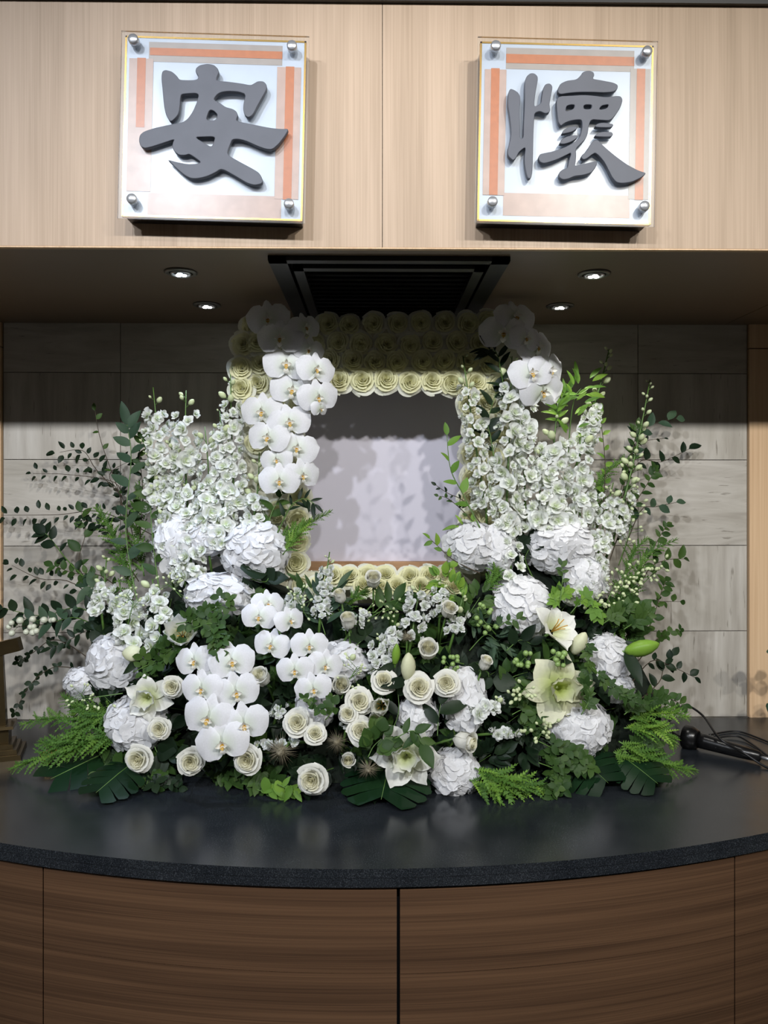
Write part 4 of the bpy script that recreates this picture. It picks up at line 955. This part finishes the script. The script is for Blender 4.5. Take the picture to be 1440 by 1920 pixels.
# ------------------------------------------------------------------ twigs and leafy branches
TW = 'twiggy small-leaved branches at the edges'
for pts, lab, lf, n, ls, cl, dd in [
    ([(300, 1010), (185, 872), (120, 860), (8, 870)][:1]+[(190, 960), (110, 965), (3, 966)], 'bare twig with small dark leaves reaching lowest across the panel edge near the brass stand', 'ov_dark', 22, 20, 2, [.06, .1, .12, .14]),
    ([(250, 1060), (228, 950), (215, 905), (130, 890), (62, 888)], 'twig with dark leaves spreading flat over the brass-stand side tiles', 'ov_dark', 20, 20, 2, [.06, .1, .12, .14, .16]),
    ([(250, 1060), (228, 940), (190, 830), (178, 770)], 'thin twig rising highest over the dark tiles near the brass stand', 'ov_mid', 11, 18, 1, [.06, .1, .12, .14]),
    ([(228, 930), (180, 880), (155, 845), (112, 848)], 'short forked twig with a tuft of dark leaves on the brass-stand side', 'ov_dark', 12, 22, 2, [.1, .12, .13, .14]),
    ([(260, 1050), (232, 940), (205, 890), (250, 862)], 'twig tip with dark leaves crossing behind the broad leaves', 'ov_dark', 10, 20, 2, [.08, .1, .12, .1]),
    ([(230, 1150), (135, 1060), (95, 1010), (85, 1000)], 'leafy branch with mid-size dark leaves, brass-stand side', 'ov_dark', 14, 34, 1, [.04, .08, .1, .1]),
    ([(230, 1150), (150, 1070), (160, 1000), (152, 960)], 'leafy branch with upright mid-size leaves before the tiles', 'ov_mid', 10, 32, 1, [.04, .08, .1, .1]),
    ([(240, 1180), (140, 1095), (75, 1085), (22, 1060)], 'fine twig with narrow leaves near the brass arm', 'ov_dark', 16, 20, 2, [.04, .08, .1, .12]),
    ([(240, 1190), (150, 1140), (80, 1155), (5, 1140)], 'branch with long pointed leaves just above the brass arm', 'ob_dark', 14, 42, 1, [.04, .06, .08, .1]),
    ([(240, 1210), (150, 1160), (100, 1165), (45, 1160)], 'branch with bluish pointed leaves beside the snowberries', 'ob_blue', 14, 42, 1, [.03, .05, .06, .08]),
    ([(250, 1180), (190, 1110), (160, 1100)], 'bluish leafy branch under the short delphiniums', 'ob_blue', 9, 40, 1, [.03, .05, .06]),
    ([(200, 1270), (110, 1250), (60, 1280), (28, 1335)], 'thin ivy twig dangling behind the ferns', 'tri_dark', 12, 20, 1, [.06, .1, .1, .12]),
    ([(200, 1260), (110, 1200), (60, 1225), (35, 1240)], 'thin ivy twig pointing at the brass stand below its arm', 'tri_dark', 9, 18, 1, [.06, .1, .1, .1]),
    ([(1150, 980), (1195, 870), (1240, 866), (1292, 842)], 'twig with oval leaves reaching furthest over the cord-side tiles', 'ov_dark', 12, 30, 1, [.06, .1, .14, .16]),
    ([(1155, 980), (1185, 850), (1215, 800), (1268, 785)], 'reddish twig with pale oval leaves on the dark cord-side tiles', 'ov_blue', 12, 32, 1, [.06, .08, .1, .12]),
    ([(1150, 980), (1180, 860), (1200, 830), (1245, 822)], 'thin twig with tiny leaves over the shadow line, cord side', 'ov_dark', 10, 16, 1, [.06, .1, .14, .14]),
    ([(1160, 1060), (1200, 960), (1230, 950), (1268, 942)], 'twig with two large end leaves mid-height on the cord-side tiles', 'ov_blue', 9, 28, 1, [.06, .1, .12, .14]),
    ([(1170, 1160), (1215, 1070), (1250, 1050), (1282, 1048)], 'twig with oval leaves beside the upright cord-side fern', 'ov_mid', 12, 28, 1, [.04, .08, .1, .12]),
    ([(1170, 1200), (1215, 1130), (1240, 1128), (1275, 1128)], 'bare twig with berries and few leaves above the long green bud', 'ov_mid', 9, 24, 1, [.04, .08, .1, .12]),
    ([(1180, 1260), (1230, 1200), (1250, 1190), (1275, 1182)], 'twig with leaf clusters level with the long green bud', 'tri_mid', 10, 22, 1, [.04, .08, .1, .12]),
    ([(1170, 1300), (1220, 1240), (1260, 1250), (1302, 1270)], 'dark twig with dark leaves over the bright patch of tile', 'ov_dark', 15, 24, 1, [.04, .08, .1, .12]),
    ([(1190, 1320), (1235, 1280), (1245, 1250), (1262, 1230)], 'dark leafy twig ending above the black spotlight cord', 'ov_dark', 9, 28, 1, [.04, .08, .1, .1]),
    ([(900, 990), (870, 930), (845, 880), (838, 815)], 'twig with bright lobed leaves in front of the blank board', 'ob_light', 11, 34, 1, [-.02, -.02, -.03, -.03]),
    ([(900, 980), (870, 940), (840, 925), (818, 910)], 'bare twiglet with tiny leaves in front of the blank board', 'ov_dark', 6, 13, 1, [0, 0, 0, 0]),
    ([(905, 1000), (870, 960), (840, 935), (822, 930)], 'lower bare twiglet with small leaves before the blank board', 'ov_mid', 7, 16, 1, [0, 0, 0, 0]),
    ([(900, 1075), (850, 1050), (822, 1025), (806, 1010)], 'leafy twig crossing the oak ledge end', 'ov_light', 9, 26, 1, [0, 0, 0, 0]),
    ([(910, 1000), (880, 985), (855, 985)], 'light leaf tuft above the ledge-side hydrangea', 'la_light', 9, 32, 1, [0, 0, 0]),
    ([(950, 760), (940, 700), (930, 660), (912, 655)], 'dark narrow-leaved branch crossing the cord-side orchids', 'la_dark', 12, 40, 1, [0, -.02, -.04, -.04]),
    ([(930, 880), (920, 820), (915, 790), (930, 735)], 'dark leafy branch between the tall stock spikes', 'ob_dark', 16, 38, 1, [0, 0, 0, 0]),
    ([(1065, 860), (1070, 790), (1078, 745), (1090, 728)], 'bright green leafy tip rising between delphiniums', 'la_light', 20, 34, 2, [.02, 0, -.02, -.02]),
    ([(1050, 800), (1045, 765), (1060, 735)], 'smaller bright leafy tip against the side-on orchid', 'la_light', 12, 40, 1, [.02, -.02, -.02]),
    ([(520, 1000), (545, 950), (570, 935), (590, 945)], 'dark narrow-leaved branch under the hanging orchids', 'la_dark', 16, 34, 1, [0, -.02, -.03, -.03]),
    ([(500, 1000), (510, 960), (530, 925)], 'dark leafy branch at the edge of the round hydrangea', 'ob_mid', 9, 36, 1, [0, 0, 0]),
    ([(262, 1150), (236, 1000), (246, 860), (238, 796)], 'upright stem with broad grey-green leaves near the outermost delphinium', 'ob_blue', 15, 44, 1, [.02, .0, .02, .02]),
    ([(300, 1120), (285, 1000), (282, 920)], 'shorter stem with broad leaves behind the thin budded spike', 'ob_mid', 10, 44, 1, [.02, -.02, 0]),
    ([(470, 1085), (500, 1090), (505, 1060)], 'broad dark leaves below the round hydrangea', 'ro_dark', 4, 56, 1, [.02, .0, .0]),
    ([(1000, 1085), (985, 1050), (992, 1030)], 'broad dark veined leaves between the two cord-side hydrangeas', 'ro_dark', 4, 58, 1, [.05, .03, .02]),
    ([(1150, 1020), (1165, 930), (1185, 850), (1195, 800)], 'fine leafy stem rising behind the outer budded spike, cord side', 'ov_mid', 30, 24, 1, [.05, .05, .06, .06]),
    ([(1140, 1060), (1170, 980), (1215, 905), (1228, 880)], 'fine leafy stem leaning outwards mid cord side', 'ov_mid', 28, 24, 1, [.04, .05, .06, .08]),
    ([(1130, 960), (1135, 880), (1128, 800), (1120, 770)], 'fine leafy stem between the two budded cord-side spikes', 'ov_light', 22, 24, 1, [.04, .04, .04, .04]),
    ([(1150, 1130), (1195, 1080), (1235, 1010), (1250, 985)], 'fine leafy stem crossing the upright cord-side fern', 'ov_mid', 24, 24, 1, [.04, .06, .08, .1]),
    ([(1165, 1240), (1215, 1180), (1240, 1110), (1248, 1090)], 'fine leafy stem beside the bare berry twig', 'ov_mid', 24, 24, 1, [.03, .05, .06, .08]),
    ([(1175, 1330), (1220, 1300), (1255, 1310), (1282, 1322)], 'fine leafy stem low on the cord side over the light fern', 'ov_mid', 22, 24, 1, [.02, .03, .05, .06]),
    ([(260, 1090), (215, 1020), (190, 985), (150, 975)], 'fine dark leafy stem behind the brass-stand side fern', 'ov_dark', 26, 24, 1, [.05, .07, .09, .1]),
    ([(255, 1130), (190, 1080), (140, 1075), (100, 1060)], 'dense dark stem low before the brass-stand side tiles', 'ov_mid', 26, 25, 1, [.05, .06, .08, .08]),
    ([(262, 1010), (268, 930), (262, 850), (270, 815)], 'leafy stem close beside the outermost delphinium', 'ov_mid', 24, 25, 1, [.04, .04, .04, .04]),
    ([(250, 1220), (180, 1180), (130, 1200), (95, 1215)], 'dense leafy stem above the smallest hydrangea', 'ob_dark', 22, 26, 1, [.04, .05, .06, .06]),
    ]:
    nn_ = n if ls >= 40 else max(6, int(n*.72)); ls = ls*(.8 if ls < 26 else .9)
    branch(pts, lab, LF[lf], nn_, ls, 'leafy_branch', 'branch', TW if ls < 30 else 'leafy branches', 'twig' if ls < 30 else 'stem', dd, cluster=cl, thick=.0018 if ls < 30 else .0024)
# ivy and small-leaf sprigs over the flowers
for pts, lab, lf, n, ls, cl, dd in [
    ([(330, 1170), (370, 1160), (420, 1130)], 'ivy sprig with bright trefoil leaves across the wide flat hydrangea', 'tri_mid', 9, 20, 2, -.09), ([(360, 1180), (400, 1170), (410, 1215)], 'ivy sprig hanging over the top blooms of the low orchid spray', 'tri_mid', 12, 20, 2, -.11),
    ([(250, 1260), (290, 1240), (330, 1210)], 'ivy sprig around the fat green-white bud', 'tri_mid', 12, 22, 2, -.06), ([(560, 1310), (580, 1312), (600, 1330)], 'tiny four-leaf sprig over the lowest upper orchid', 'tri_mid', 5, 18, 1, -.12), ([(610, 1350), (625, 1330), (622, 1310)], 'round-leaved sprig between roses at the centre', 'ro_mid', 6, 20, 1, -.08),
    ([(740, 1385), (775, 1370), (790, 1395)], 'glossy leaves lying across the cream double lily', 'ob_mid', 6, 44, 1, -.11), ([(690, 1420), (700, 1400), (715, 1385)], 'rosette of round glossy leaves beside the open cream rose', 'ro_mid', 14, 26, 2, -.08),
    ([(480, 1480), (505, 1488), (520, 1500)], 'bright lobed leaf sprig at the counter front beside the lone rose', 'ob_light', 9, 32, 1, -.0), ([(520, 1470), (540, 1480), (552, 1492)], 'small lobed leaf sprig touching the lone lowest rose', 'ob_light', 6, 30, 1, -.02),
    ([(200, 1480), (260, 1490), (330, 1480)], 'trailing ivy on the counter below the low white rose', 'tri_dark', 14, 24, 2, .0), ([(160, 1470), (220, 1500), (290, 1508)], 'trailing ivy lowest on the counter, brass-stand side', 'tri_mid', 12, 22, 2, .0),
    ([(1070, 1150), (1100, 1120), (1120, 1150)], 'light lobed leaf sprig above the cream lily bud', 'lobed_light', 7, 24, 1, -.06), ([(1050, 1140), (1040, 1120), (1060, 1110)], 'bright yellow-green leaf tuft beside the round hydrangea', 'lobed_light', 5, 26, 1, -.05),
    ([(1130, 1170), (1160, 1150), (1175, 1140)], 'green lobed leaf sprig beneath white buds, cord side', 'lobed', 8, 26, 1, -.05), ([(1170, 1180), (1200, 1160), (1215, 1150)], 'green lobed leaves above the long green bud', 'lobed', 8, 28, 1, -.05),
    ([(1110, 1250), (1150, 1290), (1190, 1310)], 'ivy trail over the half-hidden cord-side hydrangea', 'lobed', 9, 24, 1, -.08), ([(1090, 1340), (1105, 1310), (1095, 1280)], 'ivy sprig between the double lily and the low hydrangea', 'lobed', 7, 24, 1, -.08), ([(1095, 1205), (1105, 1220), (1100, 1260)], 'little ivy leaf hanging before the cream lily bud', 'lobed', 4, 26, 1, -.08),
    ([(1010, 1430), (1050, 1450), (1045, 1500)], 'ivy trail falling towards the bright front fern', 'tri_mid', 11, 22, 2, -.04), ([(1010, 1390), (1050, 1410), (1090, 1430)], 'leafy sprig under the large low cord-side hydrangea', 'tri_mid', 11, 23, 2, -.04),
    ([(1170, 1340), (1200, 1320), (1240, 1310)], 'leafy sprig below the half-hidden hydrangea', 'lobed', 8, 26, 1, -.02), ([(1180, 1400), (1210, 1390), (1230, 1400)], 'dark leafy sprig behind the outermost cord-side fern', 'lobed', 8, 26, 1, .0),
    ([(930, 1180), (950, 1165), (975, 1160)], 'tiny sprig against the round hydrangea on its inner side', 'ov_mid', 6, 18, 1, -.06), ([(1050, 1130), (1055, 1080), (1052, 1060)], 'upright small-leaved twig before the dark gap under the creamy hydrangea', 'ov_mid', 7, 16, 1, -.06),
    ([(820, 1380), (822, 1350), (826, 1320)], 'large dark glossy leaf beside the centre hydrangeas', 'ob_dark', 3, 54, 1, -.03), ([(735, 1370), (748, 1330), (742, 1270)], 'long dark leaves behind the opening lily', 'ob_dark', 3, 54, 1, -.03),
    ([(655, 1220), (680, 1200), (690, 1190)], 'broad dark leaves under the goblet rose', 'ro_dark', 4, 48, 1, -.0), ([(700, 1150), (725, 1130), (745, 1125)], 'broad leaves below the border roses at centre', 'ob_mid', 6, 46, 1, -.0),
    ([(920, 1280), (915, 1260), (930, 1290)], 'broad leaf under the lone pointed rose bud', 'ro_dark', 4, 46, 1, -.0), ([(950, 1220), (975, 1200), (1000, 1210)], 'glossy leaves under the round hydrangea', 'ob_dark', 6, 46, 1, -.02),
    ([(290, 1400), (300, 1415), (330, 1410)], 'dark leaves between the two low single roses', 'ro_dark', 5, 40, 1, .0), ([(1090, 1230), (1115, 1260), (1100, 1290)], 'dark lily leaves behind the double cream lily', 'ob_dark', 5, 60, 1, .0),
    ([(1010, 1245), (1040, 1230), (1060, 1215)], 'narrow leaves above the double cream lily', 'ob_mid', 6, 40, 1, -.02), ([(490, 1350), (470, 1330), (480, 1310)], 'dark leaves beside the largest orchid blooms', 'ob_dark', 5, 44, 1, .02),
    ([(520, 1290), (530, 1310), (525, 1340)], 'dark leaves behind the ruffled white rose', 'ob_dark', 5, 42, 1, .02), ([(560, 1160), (575, 1140), (590, 1110)], 'green leaves at the foot of the pale stock spike', 'la_mid', 12, 34, 2, .0),
    ([(610, 1190), (600, 1150), (612, 1130)], 'narrow stock leaves beneath the pale stock spike', 'la_blue', 10, 40, 2, .0), ([(860, 1180), (880, 1150), (900, 1120)], 'small-leaved green sprig below the ledge-side hydrangea', 'ov_mid', 18, 24, 2, .0),
    ([(880, 1220), (910, 1190), (930, 1200)], 'narrow curling leaves among the green berries', 'la_blue', 16, 34, 2, .0), ([(870, 1140), (850, 1110), (830, 1090)], 'leafy sprig at the end of the border roses', 'ov_light', 16, 24, 2, -.01),
    ([(940, 1290), (960, 1270), (990, 1260)], 'leafy sprig in the dark gap beside the double lily', 'ov_mid', 14, 26, 2, .0), ([(960, 1340), (985, 1330), (1005, 1350)], 'leafy sprig below the greenish stock', 'tri_mid', 12, 26, 2, .0)]:
    branch(pts, lab, LF[lf], n, ls, 'leafy_sprig', 'sprig', 'small leafy sprigs among the flowers', 'stem', [dd]*len(pts), cluster=cl, thick=.0016)
# dark filler foliage close to the foam, named after where it shows
AN_ = [('the wide flat hydrangea', 402, 1117), ('the fat green-white bud', 250, 1225), ('the large low hydrangea near the ferns', 246, 1358), ('the low orchid spray', 405, 1320), ('the upper front orchid spray', 553, 1220), ('the lone lowest rose', 584, 1463), ('the silver thistle', 632, 1392), ('the goblet rose', 652, 1161), ('the large open rose', 786, 1289), ('the half-open rose', 803, 1217), ('the green berries', 905, 1180), ('the pointed rose bud', 911, 1241), ('the round cord-side hydrangea', 986, 1136), ('the double cream lily', 1046, 1290), ('the ruffled bottom hydrangea', 856, 1448), ('the large low cord-side hydrangea', 1096, 1366), ('the long green bud', 1205, 1215), ('the creamy hydrangea', 1060, 1020), ('the oak ledge end', 880, 1060), ('the two low single roses', 308, 1425), ('the centre hydrangea', 640, 1245), ('the outermost cord-side fern', 1230, 1430), ('the short delphiniums', 230, 1150), ('the ruffled white rose', 557, 1355), ('the cream double lily', 762, 1418), ('the hanging orchids', 550, 1000)]
used = {}
for gx in range(190, 1165, 62):
    for gy in range(1075, 1480, 62):
        px = gx+U(-18, 18)+(31 if (gy//62) % 2 else 0); py = gy+U(-15, 15)
        if py < float(np.interp(px, [180, 300, 420, 560, 660, 790, 900, 1000, 1100, 1240], [1200, 1110, 1080, 1130, 1150, 1150, 1090, 1050, 1070, 1180])): continue
        if py > 1470-30*abs(px-700)/600: continue
        nm, ax, ay = min(AN_, key=lambda q: (q[1]-px)**2+(q[2]-py)**2)
        dx, dy = px-ax, py-ay
        rel = ('above' if dy < 0 else 'below') if abs(dy) > abs(dx) else ('on the brass-stand side of' if dx < 0 else 'on the cord side of')
        ad = ['dark green', 'deep green', 'shaded green', 'mid green'][used.get((nm, rel), 0) % 4]; far = ['', 'just ', 'tucked ', 'further '][used.get((nm, rel), 0)//4 % 4]
        used[(nm, rel)] = used.get((nm, rel), 0)+1
        lf = random.choice(['ov_dark', 'ov_mid', 'ob_dark', 'la_dark', 'tri_dark', 'lobed', 'ov_dark'])
        a = U(0, 2*PI); e = 34
        branch([(px-math.cos(a)*e*.6, py-math.sin(a)*e*.3), (px, py), (px+math.cos(a)*e, py+math.sin(a)*e*.8)], f'{ad} filler leaves {far}{rel} {nm}', LF[lf], 12, 34, 'filler_sprig', 'foliage', 'dark filler leaves between the flowers', 'stem', [.075, .06, .035], cluster=2, thick=.0016)
# ------------------------------------------------------------------ berries and white bud sprigs
def berries(pts, lab, n, bsz, kind='w', sp=16, dd=-.02, name='berry_sprig'):
    Q = [W(x, y, dep(x, y)+dd) for x, y in pts]; a = Q[0]; t = thing(name, lab, 'berry sprig', T(a), 'berry and bud sprigs'); I = T(a)
    part('stem', MB().tube([q-a for q in Q], .0016, 5, .001).build('stem', M['twig' if kind == 'w' else 'stem']), t, I)
    b = MB()
    for i in range(n):
        f_ = .2+.8*(i+1)/n*(len(Q)-1)/(len(Q)-1); x = min(len(Q)-1-1e-3, f_*(len(Q)-1)); k = int(x); p = Q[k].lerp(Q[k+1], x-k)
        o = Vector((U(-1, 1), U(-1, .2), U(-.8, 1)))*sp*PX(p.y); q = p+o; s = bsz*PX(p.y)*U(.8, 1.15)
        b.tube([p-a, q-a], .0007, 4)
        if kind == 'b': part('bud', BUDW, t, face(q, o+Vector((0, -.004, .004)), 0, s))
        else: part('berry', BERW if kind == 'w' else BERG, t, face(q, o+Vector((0, -.002, 0)), 0, s))
    part('stalks', b.build('stalks', M['stem']), t, I)
berries([(110, 1165), (75, 1172), (28, 1176)], 'snowberry sprig with pale berries against the brass arm', 14, 12, 'w', 9, .06)
berries([(930, 1190), (908, 1165), (900, 1150)], 'cluster of small green berries beside the round hydrangea', 16, 9, 'g', 18, -.03)
berries([(870, 1245), (850, 1240), (838, 1255)], 'green berries above the cream rose with round heart', 12, 9, 'g', 14, -.04)
berries([(985, 1250), (978, 1240), (985, 1232)], 'pale green berries above the double cream lily', 8, 10, 'g', 10, -.04)
berries([(1060, 1250), (1058, 1235), (1050, 1230)], 'pale green berries at the top of the double cream lily', 9, 11, 'g', 11, -.08)
berries([(1000, 1390), (1020, 1370), (1025, 1365)], 'green-white buds beside the sideways stock', 16, 10, 'b', 18, -.04)
berries([(960, 1320), (975, 1300), (985, 1290)], 'green-white buds at the tip of the greenish stock', 18, 10, 'b', 16, -.05)
for i, (pts, lab) in enumerate([([(1130, 1150), (1150, 1100), (1180, 1070)], 'loose white buds above the lobed leaves, inner cord side'), ([(1150, 1120), (1185, 1080), (1210, 1070)], 'loose white buds below the upright fern'), ([(1190, 1110), (1220, 1080), (1240, 1060)], 'outer loose white buds against the tiles, cord side'), ([(1110, 1160), (1105, 1130), (1115, 1110)], 'white buds beneath the greyish hydrangea'), ([(1170, 1160), (1165, 1120), (1180, 1100)], 'dense white buds mid cord side'), ([(1160, 1060), (1180, 1000), (1190, 930)], 'long sprig of white buds rising before the cord-side tiles'), ([(1150, 1000), (1170, 930), (1190, 870)], 'upper sprig of white buds under the outer budded spike'), ([(340, 1120), (322, 1100), (312, 1095)], 'tiny white buds before the dark gap by the wide flat hydrangea'), ([(240, 1170), (250, 1130), (238, 1115)], 'greenish bud tip over the short delphiniums'), ([(545, 1130), (560, 1110), (570, 1150)], 'small white buds at the foot of the border upright'), ([(690, 1160), (725, 1140), (740, 1145)], 'small white buds behind the dark centre leaves'), ([(640, 1310), (655, 1275), (670, 1250)], 'green bud stalk rising in front of the centre hydrangea'), ([(230, 1300), (160, 1310), (150, 1300)], 'white specks of buds beside the smallest hydrangea')]):
    berries(pts, lab, 16, 9 if i < 7 else 7, 'b', 20, .0 if i < 7 else -.05, 'bud_sprig')
# ------------------------------------------------------------------ brass stand, gold cup
Bp = WZ(8, 1428, CT); sc = PX(Bp.y+.02)
t = thing('brass_stand', 'dark bronze stand with stepped square base and tapered post, partly out of view', 'stand', T((WZ(-8, 1420, CT).x, Bp.y+.055, CT)))
c0 = MW[t.name].translation; Rz = Matrix.Rotation(math.radians(18), 4, 'Z'); ctr = T(c0) @ Rz
def sq(w0, z0, w1, z1, nm):
    b = MB(); V = [(-w0, -w0, z0), (w0, -w0, z0), (w0, w0, z0), (-w0, w0, z0), (-w1, -w1, z1), (w1, -w1, z1), (w1, w1, z1), (-w1, w1, z1)]
    b.add(V, [(0, 3, 2, 1), (4, 5, 6, 7), (0, 1, 5, 4), (1, 2, 6, 5), (2, 3, 7, 6), (3, 0, 4, 7)]); return part(nm, b.build(nm, M['bronze'], False), t, ctr)
sq(.068, 0, .066, .014, 'base_step'); sq(.056, .0145, .054, .027, 'base_step'); sq(.044, .0275, .042, .04, 'base_step'); sq(.030, .0405, .030, .085, 'plinth'); sq(.045, .0855, .043, .094, 'cap_plate')
sq(.021, .0945, .012, .30, 'post')
b = MB().box((-.12, -.012, -.02), (.065, .012, .02), T((0, 0, .318)) @ Matrix.Rotation(math.radians(-14), 4, 'Y')); part('arm', b.build('arm', M['bronze'], False), t, T(c0))
g = WZ(94, 1432, CT)
t = thing('gold_cup', 'small ribbed gold cup half hidden behind fern and dark leaf', 'cup', T(g))
b = MB().lathe([(.016, 0), (.022, .003), (.026, .010), (.024, .012), (.027, .018), (.025, .020), (.027, .026), (.024, .03), (.021, .03), (.019, .012), (1e-6, .01)], 24); part('bowl', b.build('bowl', M['brass']), t)
b = MB().lathe([(.027, .0285), (.0285, .031), (.026, .033), (.0235, .031)], 24); part('rim', b.build('rim', M['brass']), t)
# ------------------------------------------------------------------ black spotlight and cords
a = WZ(1292, 1402, CT); a.z = CT+.032; c = WZ(1425, 1432, CT); c.z = CT+.020; ax = c-a; L = ax.length
Mx = along(a, ax, (0, 0, 1), 1) @ Matrix.Rotation(-PI/2, 4, 'X')
t = thing('spotlight', 'black tubular spotlight lying on the counter beside the ferns', 'spotlight', Mx)
part('head', MB().lathe([(.034, -.016), (.037, -.012), (.037, .010), (.030, .022), (.024, .03), (.024, -.0)], 24).build('head', M['blackplastic']), t, Mx)
part('lens', MB().lathe([(.033, -.0125), (.02, -.011), (1e-6, -.010)], 20).build('lens', M['chrome']), t, Mx)
part('body', MB().lathe([(.0235, .03), (.023, .05), (.019, L*.75), (.015, L), (.006, L+.004), (1e-6, L+.005)], 22).build('body', M['blackplastic']), t, Mx)
part('plug', MB().lathe([(.004, L+.004), (.004, L+.03), (.0025, L+.031), (.0025, L+.07), (1e-6, L+.071)], 10).build('plug', M['chrome']), t, Mx)
def cord(P, lab, r=.0035):
    S_ = []
    for i in range(len(P)-1):
        p0, p1, p2, p3 = P[max(0, i-1)], P[i], P[i+1], P[min(len(P)-1, i+2)]
        for k in range(8):
            t_ = k/8; S_.append(.5*((2*p1)+(-p0+p2)*t_+(2*p0-5*p1+4*p2-p3)*t_*t_+(-p0+3*p1-3*p2+p3)*t_**3))
    S_.append(P[-1])
    for q in S_: q.z = max(q.z, CT+r)
    o = bpy.data.objects.new('cord', MB().tube(S_, r, 8).build('cord', M['cable'])); C.objects.link(o); o['label'] = lab; o['category'] = 'cord'; o['group'] = 'black cords on the counter'
h = lambda x, y, z: WZ(x, y, CT+z)
cord([h(1255, 1352, .004), h(1270, 1335, .03), W(1285, 1322, 2.38), W(1318, 1342, 2.30), W(1350, 1385, 2.16), h(1395, 1412, .03), h(1440, 1440, .004), h(1500, 1462, .004)], 'thick black cord arching over the spotlight from the ferns')
cord([h(1248, 1345, .004), h(1252, 1362, .004), h(1270, 1378, .004), h(1290, 1385, .01)], 'short black cord curling behind the spotlight head', .0028)
cord([h(1330, 1378, .004), h(1380, 1371, .004), h(1425, 1385, .004), h(1460, 1400, .004)], 'black cord loop furthest back behind the spotlight', .003)
cord([h(1340, 1384, .004), h(1380, 1380, .008), h(1410, 1395, .004), h(1450, 1425, .004)], 'black cord loop between the spotlight and the rear loop', .003)
cord([h(1400, 1400, .01), h(1420, 1408, .01), h(1440, 1420, .004), h(1490, 1422, .004)], 'black cord lying at the tail of the spotlight', .003)
# ------------------------------------------------------------------ eucalyptus beside the frame edge
gb = Vector((WZ(1452, 1350, CT).x, 2.42, CT+.006))
branch([gb, gb+Vector((-.01, 0, .06)), gb+Vector((-.05, -.02, .11)), gb+Vector((-.09, -.05, .10))], 'eucalyptus sprig with round leaves entering over the counter end', LF['ro_blue'], 8, 38, 'eucalyptus_sprig', 'eucalyptus', 'eucalyptus sprigs at the counter end', 'stem', [0]*4)
branch([gb+Vector((.02, 0, 0)), gb+Vector((.03, 0, .15)), gb+Vector((-.02, -.02, .24)), gb+Vector((-.07, -.03, .26))], 'eucalyptus leaf tip against the pale wood side panel', LF['ro_blue'], 6, 30, 'eucalyptus_sprig', 'eucalyptus', 'eucalyptus sprigs at the counter end', 'stem', [0]*4)
